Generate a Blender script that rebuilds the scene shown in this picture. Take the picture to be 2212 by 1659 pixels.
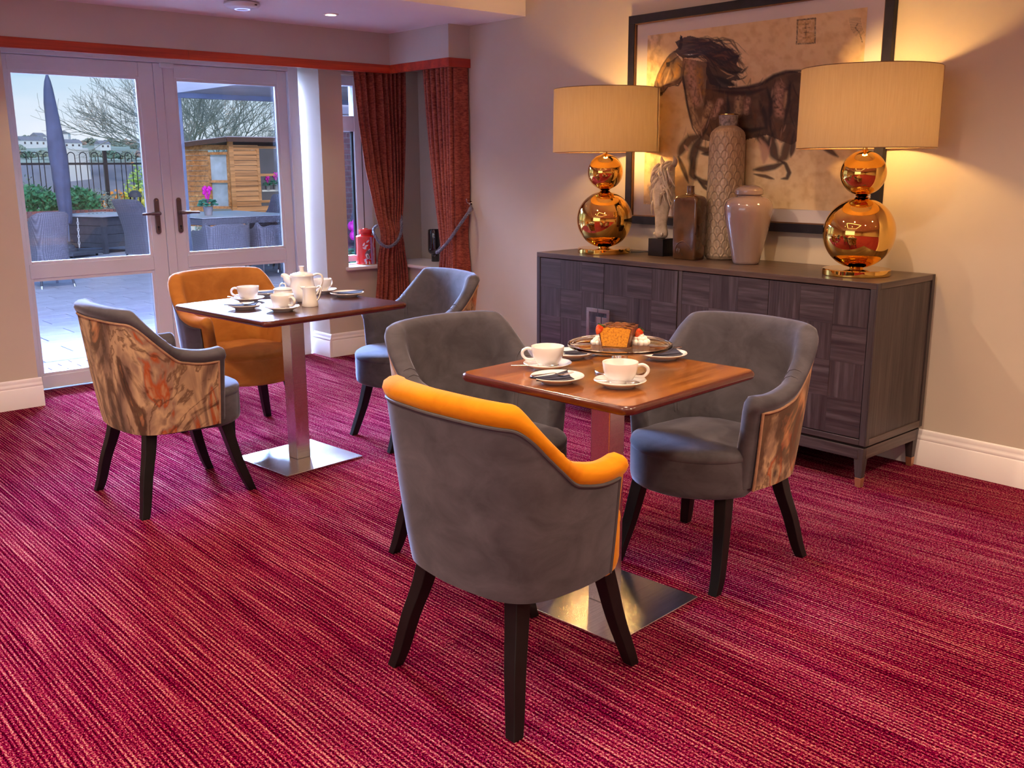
import bpy, bmesh, math, random
import numpy as np
from mathutils import Vector, Matrix

for o in list(bpy.data.objects):
    bpy.data.objects.remove(o)
S = bpy.context.scene
COL = S.collection
R_ = math.radians

# ------------------------------------------------------------------ camera
YAW, PITCH, ROLL, FPX, CH = 0.843790231, 0.223401448, -0.0045060057, 2094.31, 1.365
_F = Vector((math.cos(YAW) * math.cos(PITCH), math.sin(YAW) * math.cos(PITCH), -math.sin(PITCH)))
_r = Vector((math.sin(YAW), -math.cos(YAW), 0))
_u = _r.cross(_F)
_r2 = math.cos(ROLL) * _r + math.sin(ROLL) * _u
_u2 = -math.sin(ROLL) * _r + math.cos(ROLL) * _u
cam = bpy.data.cameras.new('camera')
cam.sensor_width = 36
cam.lens = FPX / 2212 * 36
cam.clip_start = .05
cam.clip_end = 2000
camo = bpy.data.objects.new('camera', cam)
camo.matrix_world = Matrix(((_r2.x, _u2.x, -_F.x, 0), (_r2.y, _u2.y, -_F.y, 0), (_r2.z, _u2.z, -_F.z, CH), (0, 0, 0, 1)))
COL.objects.link(camo)
S.camera = camo


def at(px, py, x=None, y=None, z=None):
    """photo point -> real point on the plane x=, y= or z="""
    d = (px - 1106) / FPX * _r2 - (py - 829.5) / FPX * _u2 + _F
    if x is not None: t = x / d.x
    elif y is not None: t = y / d.y
    else: t = (z - CH) / d.z
    return Vector((0, 0, CH)) + t * d


def lin(r, g, b):
    f = lambda c: c / 12.92 if c <= .04045 else ((c + .055) / 1.055) ** 2.4
    return (f(r / 255), f(g / 255), f(b / 255), 1)


# ------------------------------------------------------------------ world, lights, exposure
S.view_settings.view_transform = 'Standard'
S.view_settings.look = 'None'
S.view_settings.gamma = 1
S.view_settings.use_curve_mapping = False
S.view_settings.exposure = 0.62

W = bpy.data.worlds.new('sky')
S.world = W
W.use_nodes = True
nt = W.node_tree
nt.nodes.clear()
out = nt.nodes.new('ShaderNodeOutputWorld')
bg = nt.nodes.new('ShaderNodeBackground')
tc = nt.nodes.new('ShaderNodeTexCoord')
sep = nt.nodes.new('ShaderNodeSeparateXYZ')
rmp = nt.nodes.new('ShaderNodeValToRGB')
nz = nt.nodes.new('ShaderNodeTexNoise')
mp = nt.nodes.new('ShaderNodeMapping')
mx = nt.nodes.new('ShaderNodeMix')
mx.data_type = 'RGBA'
r2 = nt.nodes.new('ShaderNodeValToRGB')
nt.links.new(tc.outputs['Generated'], sep.inputs[0])
nt.links.new(sep.outputs[2], rmp.inputs[0])
e = rmp.color_ramp.elements
e[0].position = 0.0; e[0].color = (.80, .88, .97, 1)
e[1].position = .5; e[1].color = (.14, .36, .78, 1)
n = e.new(.05); n.color = (.66, .80, .93, 1)
n = e.new(.11); n.color = (.36, .64, .86, 1)
nt.links.new(tc.outputs['Generated'], mp.inputs[0])
mp.inputs['Scale'].default_value = (2.2, 2.2, 11)
mp.inputs['Location'].default_value = (.3, .1, .2)
nt.links.new(mp.outputs[0], nz.inputs[0])
nz.inputs['Scale'].default_value = 1.6
nz.inputs['Detail'].default_value = 4
nt.links.new(nz.outputs[0], r2.inputs[0])
r2.color_ramp.elements[0].position = .46; r2.color_ramp.elements[0].color = (0, 0, 0, 1)
r2.color_ramp.elements[1].position = .66; r2.color_ramp.elements[1].color = (.8, .8, .8, 1)
nt.links.new(r2.outputs[0], mx.inputs[0])
nt.links.new(rmp.outputs[0], mx.inputs[6])
mx.inputs[7].default_value = (.83, .87, .95, 1)
nt.links.new(mx.outputs[2], bg.inputs[0])
bg.inputs[1].default_value = .72
nt.links.new(bg.outputs[0], out.inputs[0])


def light(name, kind, loc, energy, color, **k):
    l = bpy.data.lights.new(name, kind)
    l.energy = energy
    l.color = color
    o = bpy.data.objects.new(name, l)
    o.location = loc
    if 'to' in k:
        o.rotation_euler = (Vector(k.pop('to')) - Vector(loc)).to_track_quat('-Z', 'Y').to_euler()
    for a, b in k.items():
        setattr(l, a, b)
    COL.objects.link(o)
    return o


BOOSTC = (.40, .58, 1.0)
light('sun', 'SUN', (0, 0, 20), 1.1, (1.0, .93, .85), angle=R_(8), to=(9, 22, 0))
# added area lamps out of view above the glazing, boosting the sky light indoors
light('daylight_boost_doors', 'AREA', (3.5, 10.4, 3.1), 420, BOOSTC, shape='RECTANGLE', size=3.6, size_y=1.1, spread=R_(60), to=(2.4, 4.4, .7))
light('daylight_boost_near', 'AREA', (3.0, 6.98, 2.62), 560, (.44, .54, 1.0), shape='RECTANGLE', size=2.6, size_y=.8, spread=R_(110), to=(2.6, 4.9, .1))
light('daylight_boost_high', 'AREA', (3.5, 9.6, 5.2), 500, (.44, .54, 1.0), shape='RECTANGLE', size=5.0, size_y=4.0, spread=R_(55), to=(2.55, 5.0, 0))
light('daylight_boost_window', 'AREA', (4.0, 7.7, 2.9), 30, BOOSTC, shape='RECTANGLE', size=.9, size_y=1.0, to=(3.9, 5.9, 1.1))
# added lamp out of view, standing in for far windows that are not built
light('added_room_fill', 'AREA', (-4.6, 2.0, 1.5), 32, (.75, .82, 1.0), shape='RECTANGLE', size=4.5, size_y=1.8, to=(3.5, 1.6, 1.0))
WARM = (1.0, .72, .47)
SPOTS = [(3.297, 5.33, 2.247), (1.75, 5.33, 2.247)]
MAIN = [(x, y, 2.6) for x in (-3.4, -1.6, .2, 2.0) for y in (-3.6, -1.8, 0.0, 1.8, 3.4)] + [(3.45, .2, 2.6), (3.45, -1.8, 2.6)]


# ------------------------------------------------------------------ materials
def mat(name):
    m = bpy.data.materials.new(name)
    m.use_nodes = True
    return m, m.node_tree, m.node_tree.nodes['Principled BSDF']


def setp(b, **k):
    names = dict(rough='Roughness', metal='Metallic', spec='Specular IOR Level', sheen='Sheen Weight', coat='Coat Weight', coatr='Coat Roughness', trans='Transmission Weight', ior='IOR', emis='Emission Strength')
    for a, v in k.items():
        if a == 'sheent': b.inputs['Sheen Tint'].default_value = v
        elif a == 'sheenr': b.inputs['Sheen Roughness'].default_value = v
        elif a == 'aniso': b.inputs['Anisotropic'].default_value = v
        else: b.inputs[names[a]].default_value = v


def N(t, kind, **k):
    n = t.nodes.new(kind)
    for a, v in k.items():
        if a in n.inputs: n.inputs[a].default_value = v
        else: setattr(n, a, v)
    return n


def coords(t, scale=(1, 1, 1), rot=(0, 0, 0), loc=(0, 0, 0), space='Object'):
    c = t.nodes.new('ShaderNodeTexCoord')
    m = t.nodes.new('ShaderNodeMapping')
    m.inputs['Scale'].default_value = scale
    m.inputs['Rotation'].default_value = rot
    m.inputs['Location'].default_value = loc
    t.links.new(c.outputs[space], m.inputs[0])
    return m.outputs[0]


def ramp(t, src, stops):
    r = t.nodes.new('ShaderNodeValToRGB')
    e = r.color_ramp.elements
    e[0].position, e[0].color = stops[0][0], stops[0][1]
    e[1].position, e[1].color = stops[-1][0], stops[-1][1]
    for p, c in stops[1:-1]:
        q = e.new(p)
        q.color = c
    t.links.new(src, r.inputs[0])
    return r.outputs[0]


def mixc(t, fac, a, b, mode='MIX'):
    m = t.nodes.new('ShaderNodeMix')
    m.data_type = 'RGBA'
    m.blend_type = mode
    for s, v in ((0, fac), (6, a), (7, b)):
        if hasattr(v, 'links'): t.links.new(v, m.inputs[s])
        else: m.inputs[s].default_value = v
    return m.outputs[2]


def bump(t, b, src, strength=.2, dist=.002):
    n = t.nodes.new('ShaderNodeBump')
    n.inputs['Strength'].default_value = strength
    n.inputs['Distance'].default_value = dist
    t.links.new(src, n.inputs['Height'])
    t.links.new(n.outputs[0], b.inputs['Normal'])


def plain(name, c, var=.12, scale=6, **k):
    m, t, b = mat(name)
    setp(b, **k)
    n = N(t, 'ShaderNodeTexNoise', Scale=scale, Detail=5)
    t.links.new(coords(t), n.inputs[0])
    lo = tuple(x * (1 - var) for x in c[:3]) + (1,)
    hi = tuple(min(1, x * (1 + var)) for x in c[:3]) + (1,)
    t.links.new(ramp(t, n.outputs[0], [(.3, lo), (.7, hi)]), b.inputs['Base Color'])
    return m


M = {}
M['wall'] = plain('wall paint', (.55, .485, .405, 1), .03, 3, rough=.85, spec=.2)
M['ceil'] = plain('ceiling paint', (.80, .76, .78, 1), .02, 2, rough=.9, spec=.15)
M['gloss'] = plain('white gloss paint', (.78, .74, .76, 1), .03, 4, rough=.38)
M['upvc'] = plain('white plastic frame', (.66, .70, .78, 1), .02, 4, rough=.35)
M['pelmet'] = plain('pelmet paint', (.52, .47, .44, 1), .03, 3, rough=.8)
M['bronze'] = plain('bronze handle metal', (.16, .12, .12, 1), .1, 30, rough=.4, metal=.7)
M['china'] = plain('white china', (.80, .77, .74, 1), .01, 4, rough=.12, coat=.5, coatr=.04)
M['steel'] = plain('polished steel', (.68, .67, .70, 1), .05, 10, rough=.16, metal=1)
M['napkin'] = plain('dark napkin', (.030, .028, .05, 1), .2, 60, rough=.9)
M['black'] = plain('black stone', (.012, .010, .012, 1), .2, 12, rough=.2)
M['leg'] = plain('black painted wood', (.006, .004, .005, 1), .3, 20, rough=.42, spec=.25)
M['brass'] = plain('brass tip', (.55, .30, .16, 1), .1, 20, rough=.35, metal=.8)
M['rope'] = plain('grey rope', (.13, .13, .20, 1), .3, 90, rough=.6, sheen=.4)
M['chrome'] = plain('chrome', (.8, .78, .76, 1), .02, 4, rough=.06, metal=1)
M['taupe'] = plain('taupe glaze', (.25, .175, .170, 1), .06, 5, rough=.12, coat=.8, coatr=.03)
M['bottle'] = plain('brown glaze', (.085, .036, .014, 1), .5, 9, rough=.16, coat=.8, coatr=.05)
M['cord'] = plain('black flex', (.01, .01, .01, 1), .1, 9, rough=.5)
M['frame'] = plain('dark picture frame', (.012, .011, .024, 1), .3, 20, rough=.6, spec=.25)
M['framein'] = plain('brown frame lip', (.12, .05, .02, 1), .2, 20, rough=.5)
M['matboard'] = plain('white mat board', (.78, .70, .66, 1), .01, 4, rough=.8)
M['liner'] = plain('shade lining', (.85, .78, .62, 1), .02, 4, rough=.8)
M['cream'] = plain('whipped cream', (.86, .80, .72, 1), .03, 30, rough=.5)
M['leaf'] = plain('green leaf', (.10, .28, .04, 1), .3, 40, rough=.5)
M['blackglass'] = plain('black glass', (.008, .008, .010, 1), .1, 4, rough=.05, coat=1, coatr=.02)
M['rubber'] = plain('dark gap', (.01, .01, .012, 1), .1, 4, rough=.9)


def m_carpet():
    m, t, b = mat('striped carpet')
    setp(b, rough=1, spec=.0)
    a = R_(-2.5)
    s1 = N(t, 'ShaderNodeTexNoise', Scale=1, Detail=2.0, Roughness=.6)
    t.links.new(coords(t, (95, 2.2, 1), (0, 0, a)), s1.inputs[0])
    s2 = N(t, 'ShaderNodeTexNoise', Scale=1, Detail=1)
    t.links.new(coords(t, (20, .3, 1), (0, 0, a)), s2.inputs[0])
    w = N(t, 'ShaderNodeTexWave', Scale=1, Distortion=.25, Detail=1)
    w.inputs['Detail Scale'].default_value = .4
    t.links.new(coords(t, (24, .5, 1), (0, 0, a)), w.inputs[0])
    sp = N(t, 'ShaderNodeTexNoise', Scale=190, Detail=2.5, Roughness=.8)
    t.links.new(coords(t, (1.2, .8, 1)), sp.inputs[0])

    def math_(op, x, y):
        n = N(t, 'ShaderNodeMath', operation=op)
        for i, v in enumerate((x, y)):
            if hasattr(v, 'links'): t.links.new(v, n.inputs[i])
            else: n.inputs[i].default_value = v
        return n.outputs[0]
    base = math_('ADD', math_('MULTIPLY', math_('SUBTRACT', s1.outputs[0], .5), 1.0), math_('MULTIPLY', math_('SUBTRACT', w.outputs['Fac'], .5), .36))
    base = math_('ADD', base, math_('MULTIPLY', math_('SUBTRACT', s2.outputs[0], .5), .25))
    v = math_('ADD', math_('ADD', base, .5), math_('MULTIPLY', math_('SUBTRACT', sp.outputs[0], .5), 2.6))
    c = ramp(t, v, [(.22, (.030, .0, .006, 1)), (.42, (.135, .0, .022, 1)), (.57, (.26, .003, .055, 1)), (.70, (.37, .035, .085, 1)), (.86, (.56, .21, .18, 1)), (1.0, (.68, .38, .30, 1))])
    t.links.new(c, b.inputs['Base Color'])
    bump(t, b, v, .9, .006)
    return m


M['carpet'] = m_carpet()


def m_velvet(name, c, c2, sheen=(.7, .75, 1, 1), sw=.6):
    m, t, b = mat(name)
    setp(b, rough=.85, spec=.15, sheen=sw, sheenr=.35, sheent=sheen)
    n = N(t, 'ShaderNodeTexNoise', Scale=7, Detail=6, Roughness=.6, Distortion=.6)
    t.links.new(coords(t, (1, 1, 1.5)), n.inputs[0])
    n2 = N(t, 'ShaderNodeTexNoise', Scale=260, Detail=3)
    t.links.new(coords(t), n2.inputs[0])
    t.links.new(ramp(t, n.outputs[0], [(.35, c), (.68, c2)]), b.inputs['Base Color'])
    bump(t, b, n2.outputs[0], .12, .001)
    return m


M['grey'] = m_velvet('grey velvet', (.054, .048, .058, 1), (.092, .083, .100, 1), (.70, .74, 1, 1), .42)
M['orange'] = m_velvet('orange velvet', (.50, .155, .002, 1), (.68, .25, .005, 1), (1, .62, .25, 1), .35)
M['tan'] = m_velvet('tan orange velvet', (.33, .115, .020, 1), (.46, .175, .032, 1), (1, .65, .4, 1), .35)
M['piping'] = plain('grey piping', (.06, .055, .065, 1), .1, 40, rough=.6)
M['tanpiping'] = plain('tan piping', (.36, .20, .12, 1), .2, 40, rough=.7)


def m_marble(name, seed, base=1.0):
    m, t, b = mat(name)
    setp(b, rough=.75, spec=.2, sheen=.2, sheent=(1, .8, .6, 1))
    co = coords(t, (1, 1, .55), (0.3, .2, .1), (seed, seed * 1.7, seed * .6))
    n1 = N(t, 'ShaderNodeTexNoise', Scale=3.2, Detail=6, Roughness=.55, Distortion=1.1)
    t.links.new(co, n1.inputs[0])
    n2 = N(t, 'ShaderNodeTexNoise', Scale=4.5, Detail=4, Roughness=.5, Distortion=1.6)
    t.links.new(co, n2.inputs[0])
    md = N(t, 'ShaderNodeMath', operation='PINGPONG')
    md.inputs[1].default_value = .055
    t.links.new(n1.outputs[0], md.inputs[0])
    vein = ramp(t, md.outputs[0], [(0, (0, 0, 0, 1)), (.006, (.15, .15, .15, 1)), (.016, (1, 1, 1, 1))])
    c = ramp(t, n2.outputs[0], [(.30, (.10, .055, .045, 1)), (.41, (.27, .165, .11, 1)), (.49, (.52, .35, .20, 1)), (.55, (.28, .17, .12, 1)), (.59, (.36, .07, .015, 1)), (.65, (.46, .30, .17, 1)), (.74, (.07, .035, .03, 1))])
    band = ramp(t, n1.outputs[0], [(.50, (1, 1, 1, 1)), (.53, (.25, .18, .18, 1)), (.57, (.10, .07, .07, 1)), (.59, (.9, .5, .3, 1)), (.64, (1, 1, 1, 1))])
    c = mixc(t, .85, c, band, 'MULTIPLY')
    dk = mixc(t, vein, (.085, .035, .02, 1), c)
    t.links.new(mixc(t, .75, c, dk), b.inputs['Base Color'])
    return m


M['marble'] = m_marble('marbled print velvet', 3.1)
M['marble2'] = m_marble('marbled print velvet two', 7.7)


def m_wood(name, c1, c2, c3, axis=0, scale=1.0, rough=.3, coat=.3, warp=.8, planks=False):
    m, t, b = mat(name)
    setp(b, rough=rough, coat=coat, coatr=.12)
    sc = [28 * scale] * 3
    sc[axis] = 1.6 * scale
    n = N(t, 'ShaderNodeTexNoise', Scale=1, Detail=6, Roughness=.62, Distortion=warp)
    t.links.new(coords(t, tuple(sc)), n.inputs[0])
    sc2 = [140 * scale] * 3
    sc2[axis] = 5 * scale
    n2 = N(t, 'ShaderNodeTexNoise', Scale=1, Detail=4, Roughness=.7)
    t.links.new(coords(t, tuple(sc2)), n2.inputs[0])
    c = ramp(t, n.outputs[0], [(.30, c1), (.50, c2), (.70, c3)])
    g = ramp(t, n2.outputs[0], [(.38, (.42, .36, .34, 1)), (.60, (1, 1, 1, 1))])
    c = mixc(t, .70, c, g, 'MULTIPLY')
    t.links.new(c, b.inputs['Base Color'])
    bump(t, b, n2.outputs[0], .12, .001)
    return m


M['oaktop'] = m_wood('warm walnut table top', (.15, .038, .006, 1), (.30, .095, .014, 1), (.46, .17, .030, 1), 0, .55, .22, .5)
M['darktop'] = m_wood('dark mahogany table top', (.045, .012, .010, 1), (.075, .022, .016, 1), (.10, .032, .022, 1), 0, .55, .24, .4)
M['edge1'] = plain('mahogany edge', (.075, .016, .010, 1), .2, 20, rough=.25, coat=.4)
M['sbtop'] = m_wood('brown oak top', (.050, .030, .025, 1), (.085, .050, .038, 1), (.12, .072, .052, 1), 1, .7, .40, .15)
M['sbv'] = m_wood('dark oak upright', (.032, .024, .028, 1), (.058, .043, .046, 1), (.088, .066, .066, 1), 2, .7, .5, .05, .5)
M['sbh'] = m_wood('dark oak lengthwise', (.032, .024, .028, 1), (.058, .043, .046, 1), (.088, .066, .066, 1), 1, .7, .42, .15, .5)
M['shed'] = m_wood('orange stained cladding', (.55, .20, .055, 1), (.74, .32, .12, 1), (.85, .42, .19, 1), 0, .10, .6, 0, .5)
M['band'] = m_wood('red stained pelmet band', (.30, .012, .010, 1), (.50, .035, .012, 1), (.68, .085, .018, 1), 0, .16, .35, .2, .6)


def m_tile(i, ax, d):
    k = 1 + .16 * d
    return m_wood('veneer square %d' % i, (.030 * k, .023 * k, .030 * k, 1), (.055 * k, .042 * k, .048 * k, 1), (.095 * k, .078 * k, .092 * k, 1), ax, .62, .36, .2, 1.6)


TILE = [m_tile(0, 1, .3), m_tile(1, 2, -.3), m_tile(2, 1, .9), m_tile(3, 2, .3)]


def m_brushed():
    m, t, b = mat('brushed steel')
    setp(b, rough=.24, metal=1, aniso=.4)
    n = N(t, 'ShaderNodeTexNoise', Scale=1, Detail=4)
    t.links.new(coords(t, (3, 220, 220)), n.inputs[0])
    t.links.new(ramp(t, n.outputs[0], [(.3, (.55, .53, .56, 1)), (.7, (.70, .68, .70, 1))]), b.inputs['Base Color'])
    return m


M['brushed'] = m_brushed()


def m_gold():
    m, t, b = mat('amber gold mirror')
    setp(b, rough=.02, metal=1)
    n = N(t, 'ShaderNodeTexNoise', Scale=3, Detail=1)
    t.links.new(coords(t), n.inputs[0])
    t.links.new(ramp(t, n.outputs[0], [(.3, (.86, .52, .12, 1)), (.7, (.90, .56, .14, 1))]), b.inputs['Base Color'])
    return m


M['gold'] = m_gold()


def m_glass(name, tint, ior=1.4):
    m = bpy.data.materials.new(name)
    m.use_nodes = True
    t = m.node_tree
    t.nodes.clear()
    o = N(t, 'ShaderNodeOutputMaterial')
    tr = N(t, 'ShaderNodeBsdfTransparent', Color=tint)
    gl = N(t, 'ShaderNodeBsdfGlossy', Roughness=.01)
    fr = N(t, 'ShaderNodeFresnel', IOR=ior)
    mx = N(t, 'ShaderNodeMixShader')
    t.links.new(fr.outputs[0], mx.inputs[0])
    t.links.new(tr.outputs[0], mx.inputs[1])
    t.links.new(gl.outputs[0], mx.inputs[2])
    t.links.new(mx.outputs[0], o.inputs[0])
    return m


M['glass'] = m_glass('window glass', (.97, .985, 1, 1))
M['picglass'] = m_glass('picture glass', (1, 1, 1, 1), 1.25)
m_, t_, b_ = mat('clear glass')
setp(b_, rough=.02, trans=1, ior=1.45)
n_ = N(t_, 'ShaderNodeTexNoise', Scale=4)
t_.links.new(ramp(t_, n_.outputs[0], [(.3, (.95, .96, .97, 1)), (.7, (.97, .98, .98, 1))]), b_.inputs['Base Color'])
M['clear'] = m_


def m_shade():
    m = bpy.data.materials.new('slubbed silk shade')
    m.use_nodes = True
    t = m.node_tree
    t.nodes.clear()
    o = N(t, 'ShaderNodeOutputMaterial')
    n = N(t, 'ShaderNodeTexNoise', Scale=1, Detail=4)
    t.links.new(coords(t, (300, 300, 9)), n.inputs[0])
    c = ramp(t, n.outputs[0], [(.3, (.38, .275, .175, 1)), (.7, (.43, .32, .21, 1))])
    d = N(t, 'ShaderNodeBsdfDiffuse')
    tr = N(t, 'ShaderNodeBsdfTranslucent')
    g = N(t, 'ShaderNodeBsdfSheen', Roughness=.3)
    mx = N(t, 'ShaderNodeMixShader')
    mx.inputs[0].default_value = .15
    t.links.new(c, d.inputs[0])
    t.links.new(c, tr.inputs[0])
    t.links.new(d.outputs[0], mx.inputs[1])
    t.links.new(tr.outputs[0], mx.inputs[2])
    t.links.new(mx.outputs[0], o.inputs[0])
    return m


M['shade'] = m_shade()


def m_emit(name, c, s):
    m = bpy.data.materials.new(name)
    m.use_nodes = True
    t = m.node_tree
    t.nodes.clear()
    o = N(t, 'ShaderNodeOutputMaterial')
    e = N(t, 'ShaderNodeEmission', Color=c, Strength=s)
    t.links.new(e.outputs[0], o.inputs[0])
    return m


M['lampglow'] = m_emit('downlight glow', (1, .78, .55, 1), 14)
M['bulb'] = m_emit('warm bulb', (1, .62, .22, 1), 12)
M['led'] = m_emit('blue led ring', (.3, .35, 1, 1), 1.6)
M['cove'] = m_emit('cove strip', (1, .85, .65, 1), 3)


def m_curtain():
    m, t, b = mat('rust jacquard curtain')
    setp(b, rough=.8, spec=.15, sheen=.35, sheenr=.4, sheent=(1, .75, .8, 1))
    n = N(t, 'ShaderNodeTexNoise', Scale=1, Detail=5, Roughness=.7, Distortion=.4)
    t.links.new(coords(t, (38, 38, 120)), n.inputs[0])
    n2 = N(t, 'ShaderNodeTexNoise', Scale=9, Detail=4)
    t.links.new(coords(t), n2.inputs[0])
    c = ramp(t, n.outputs[0], [(.34, (.15, .030, .026, 1)), (.5, (.31, .075, .050, 1)), (.66, (.44, .14, .085, 1))])
    c2 = ramp(t, n2.outputs[0], [(.4, (.7, .6, .65, 1)), (.6, (1, 1, 1, 1))])
    t.links.new(mixc(t, .6, c, c2, 'MULTIPLY'), b.inputs['Base Color'])
    bump(t, b, n.outputs[0], .2, .002)
    return m


M['curtain'] = m_curtain()


def m_vcol(name, rough=.7, **k):
    m, t, b = mat(name)
    setp(b, rough=rough, **k)
    a = N(t, 'ShaderNodeVertexColor')
    a.layer_name = 'paint'
    t.links.new(a.outputs[0], b.inputs['Base Color'])
    return m


M['print'] = m_vcol('painted horse print', .6)
M['jar'] = m_vcol('painted red enamel', .2, coat=.8, coatr=.05)


def m_cake():
    m, t, b = mat('orange sponge cake')
    setp(b, rough=.7, coat=.2)
    n = N(t, 'ShaderNodeTexNoise', Scale=170, Detail=4, Roughness=.7)
    t.links.new(coords(t), n.inputs[0])
    n2 = N(t, 'ShaderNodeTexNoise', Scale=60, Detail=3)
    t.links.new(coords(t), n2.inputs[0])
    c = ramp(t, n.outputs[0], [(.30, (.10, .025, .004, 1)), (.42, (.62, .22, .008, 1)), (.70, (.85, .40, .02, 1))])
    t.links.new(c, b.inputs['Base Color'])
    bump(t, b, n2.outputs[0], .5, .003)
    return m


M['cake'] = m_cake()
M['crust'] = plain('dark cake crust', (.16, .045, .010, 1), .7, 130, rough=.45, coat=.3)
M['syrup'] = plain('dark syrup', (.03, .006, .002, 1), .3, 60, rough=.15, coat=.6)


def m_berry():
    m, t, b = mat('strawberry flesh')
    setp(b, rough=.25, coat=.5)
    n = N(t, 'ShaderNodeTexNoise', Scale=60, Detail=2)
    t.links.new(coords(t), n.inputs[0])
    t.links.new(ramp(t, n.outputs[0], [(.4, (.75, .06, .01, 1)), (.7, (.90, .25, .08, 1))]), b.inputs['Base Color'])
    return m


M['berry'] = m_berry()


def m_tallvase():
    m, t, b = mat('weathered champagne relief with groove shade')
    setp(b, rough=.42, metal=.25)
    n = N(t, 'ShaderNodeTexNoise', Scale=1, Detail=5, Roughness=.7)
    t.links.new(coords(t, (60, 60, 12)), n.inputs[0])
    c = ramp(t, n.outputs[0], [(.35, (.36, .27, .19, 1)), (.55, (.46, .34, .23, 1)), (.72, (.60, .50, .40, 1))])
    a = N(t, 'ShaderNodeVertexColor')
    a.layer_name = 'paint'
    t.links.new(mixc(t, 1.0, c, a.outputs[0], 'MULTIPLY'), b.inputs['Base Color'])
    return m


M['tall'] = m_tallvase()
M['neck'] = plain('grey banded neck', (.25, .22, .21, 1), .6, 70, rough=.6)


def m_stone():
    m, t, b = mat('pale carved resin')
    setp(b, rough=.55)
    n = N(t, 'ShaderNodeTexNoise', Scale=16, Detail=7, Roughness=.7)
    t.links.new(coords(t), n.inputs[0])
    t.links.new(ramp(t, n.outputs[0], [(.35, (.38, .29, .20, 1)), (.6, (.62, .52, .40, 1))]), b.inputs['Base Color'])
    n2 = N(t, 'ShaderNodeTexNoise', Scale=90, Detail=4)
    t.links.new(coords(t, (1, 1, .3)), n2.inputs[0])
    bump(t, b, n2.outputs[0], .35, .003)
    return m


M['bust'] = m_stone()
# outdoors
M['slab'] = plain('pale concrete slab', (.36, .37, .46, 1), .12, 5, rough=.9)
M['joint'] = plain('sandy joint', (.20, .20, .25, 1), .2, 30, rough=1)
M['paver'] = plain('clay block paver', (.17, .14, .17, 1), .18, 9, rough=.9)
M['brickA'] = plain('red brick', (.36, .13, .11, 1), .3, 14, rough=.9)
M['brickB'] = plain('brown brick', (.24, .12, .13, 1), .3, 14, rough=.9)
M['mortar'] = plain('mortar', (.26, .22, .23, 1), .1, 30, rough=.95)
M['slate'] = plain('dark slate coloured timber', (.060, .062, .085, 1), .2, 12, rough=.6)
M['tile'] = plain('pale ceramic top', (.50, .53, .62, 1), .06, 9, rough=.3)
M['cover'] = plain('blue grey parasol cover', (.085, .105, .19, 1), .25, 4, rough=.7)
M['iron'] = plain('black painted iron', (.015, .015, .02, 1), .2, 9, rough=.5)
M['greymetal'] = plain('grey powder coated metal', (.13, .16, .25, 1), .1, 4, rough=.5)
M['fascia'] = plain('white fascia', (.62, .62, .76, 1), .05, 2, rough=.6)
M['soffit'] = plain('beige soffit', (.36, .33, .33, 1), .12, 2, rough=.8)
M['grass'] = plain('grass bank', (.26, .34, .16, 1), .35, .6, rough=1)
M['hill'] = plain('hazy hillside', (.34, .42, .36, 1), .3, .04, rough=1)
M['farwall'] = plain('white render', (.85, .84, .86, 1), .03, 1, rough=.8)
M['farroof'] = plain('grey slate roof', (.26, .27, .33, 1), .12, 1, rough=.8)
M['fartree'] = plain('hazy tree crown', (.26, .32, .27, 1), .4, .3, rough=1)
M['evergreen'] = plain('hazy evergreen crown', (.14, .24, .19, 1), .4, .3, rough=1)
M['fartree2'] = plain('autumn tree crown', (.42, .30, .24, 1), .4, .3, rough=1)
M['bark'] = plain('haze lightened bark', (.30, .33, .31, 1), .3, 9, rough=.9)  # distance haze put into the bark colour by lightening it
M['shrub'] = plain('glossy shrub leaf', (.05, .24, .10, 1), .5, 9, rough=.4)
M['lime'] = plain('lime foliage', (.42, .62, .14, 1), .3, 9, rough=.6)
M['yellow'] = plain('yellow foliage', (.70, .62, .05, 1), .35, 9, rough=.6)
M['flower'] = plain('magenta petal', (.70, .01, .42, 1), .2, 30, rough=.5)
M['flowerleaf'] = plain('blue green leaf', (.06, .26, .17, 1), .4, 30, rough=.5)
M['orangeflower'] = plain('orange blossom', (.85, .30, .03, 1), .2, 9, rough=.6)
M['pot'] = plain('grey plant pot', (.28, .25, .26, 1), .1, 9, rough=.6)
M['paneD'] = plain('dark shed pane', (.05, .04, .06, 1), .3, 2, rough=.08, coat=1, coatr=.02)
M['paneL'] = plain('pale shed pane', (.48, .52, .64, 1), .3, 3, rough=.08, coat=1, coatr=.02)
M['felt'] = plain('roof felt', (.50, .46, .56, 1), .1, 3, rough=.8)
M['chain'] = plain('white chain', (.75, .75, .8, 1), .05, 9, rough=.4)


def m_wicker():
    m, t, b = mat('grey woven rattan')
    setp(b, rough=.6)
    w1 = N(t, 'ShaderNodeTexWave', Scale=1, Distortion=.3, bands_direction='Z')
    t.links.new(coords(t, (26, 26, 26)), w1.inputs[0])
    w2 = N(t, 'ShaderNodeTexWave', Scale=1, Distortion=.3)
    t.links.new(coords(t, (22, 22, 22), (0, 0, .8)), w2.inputs[0])
    mm = N(t, 'ShaderNodeMath', operation='MULTIPLY')
    t.links.new(w1.outputs['Fac'], mm.inputs[0])
    t.links.new(w2.outputs['Fac'], mm.inputs[1])
    t.links.new(ramp(t, mm.outputs[0], [(0, (.075, .075, .105, 1)), (.7, (.27, .25, .30, 1))]), b.inputs['Base Color'])
    bump(t, b, mm.outputs[0], .6, .01)
    return m


M['wicker'] = m_wicker()


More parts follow.
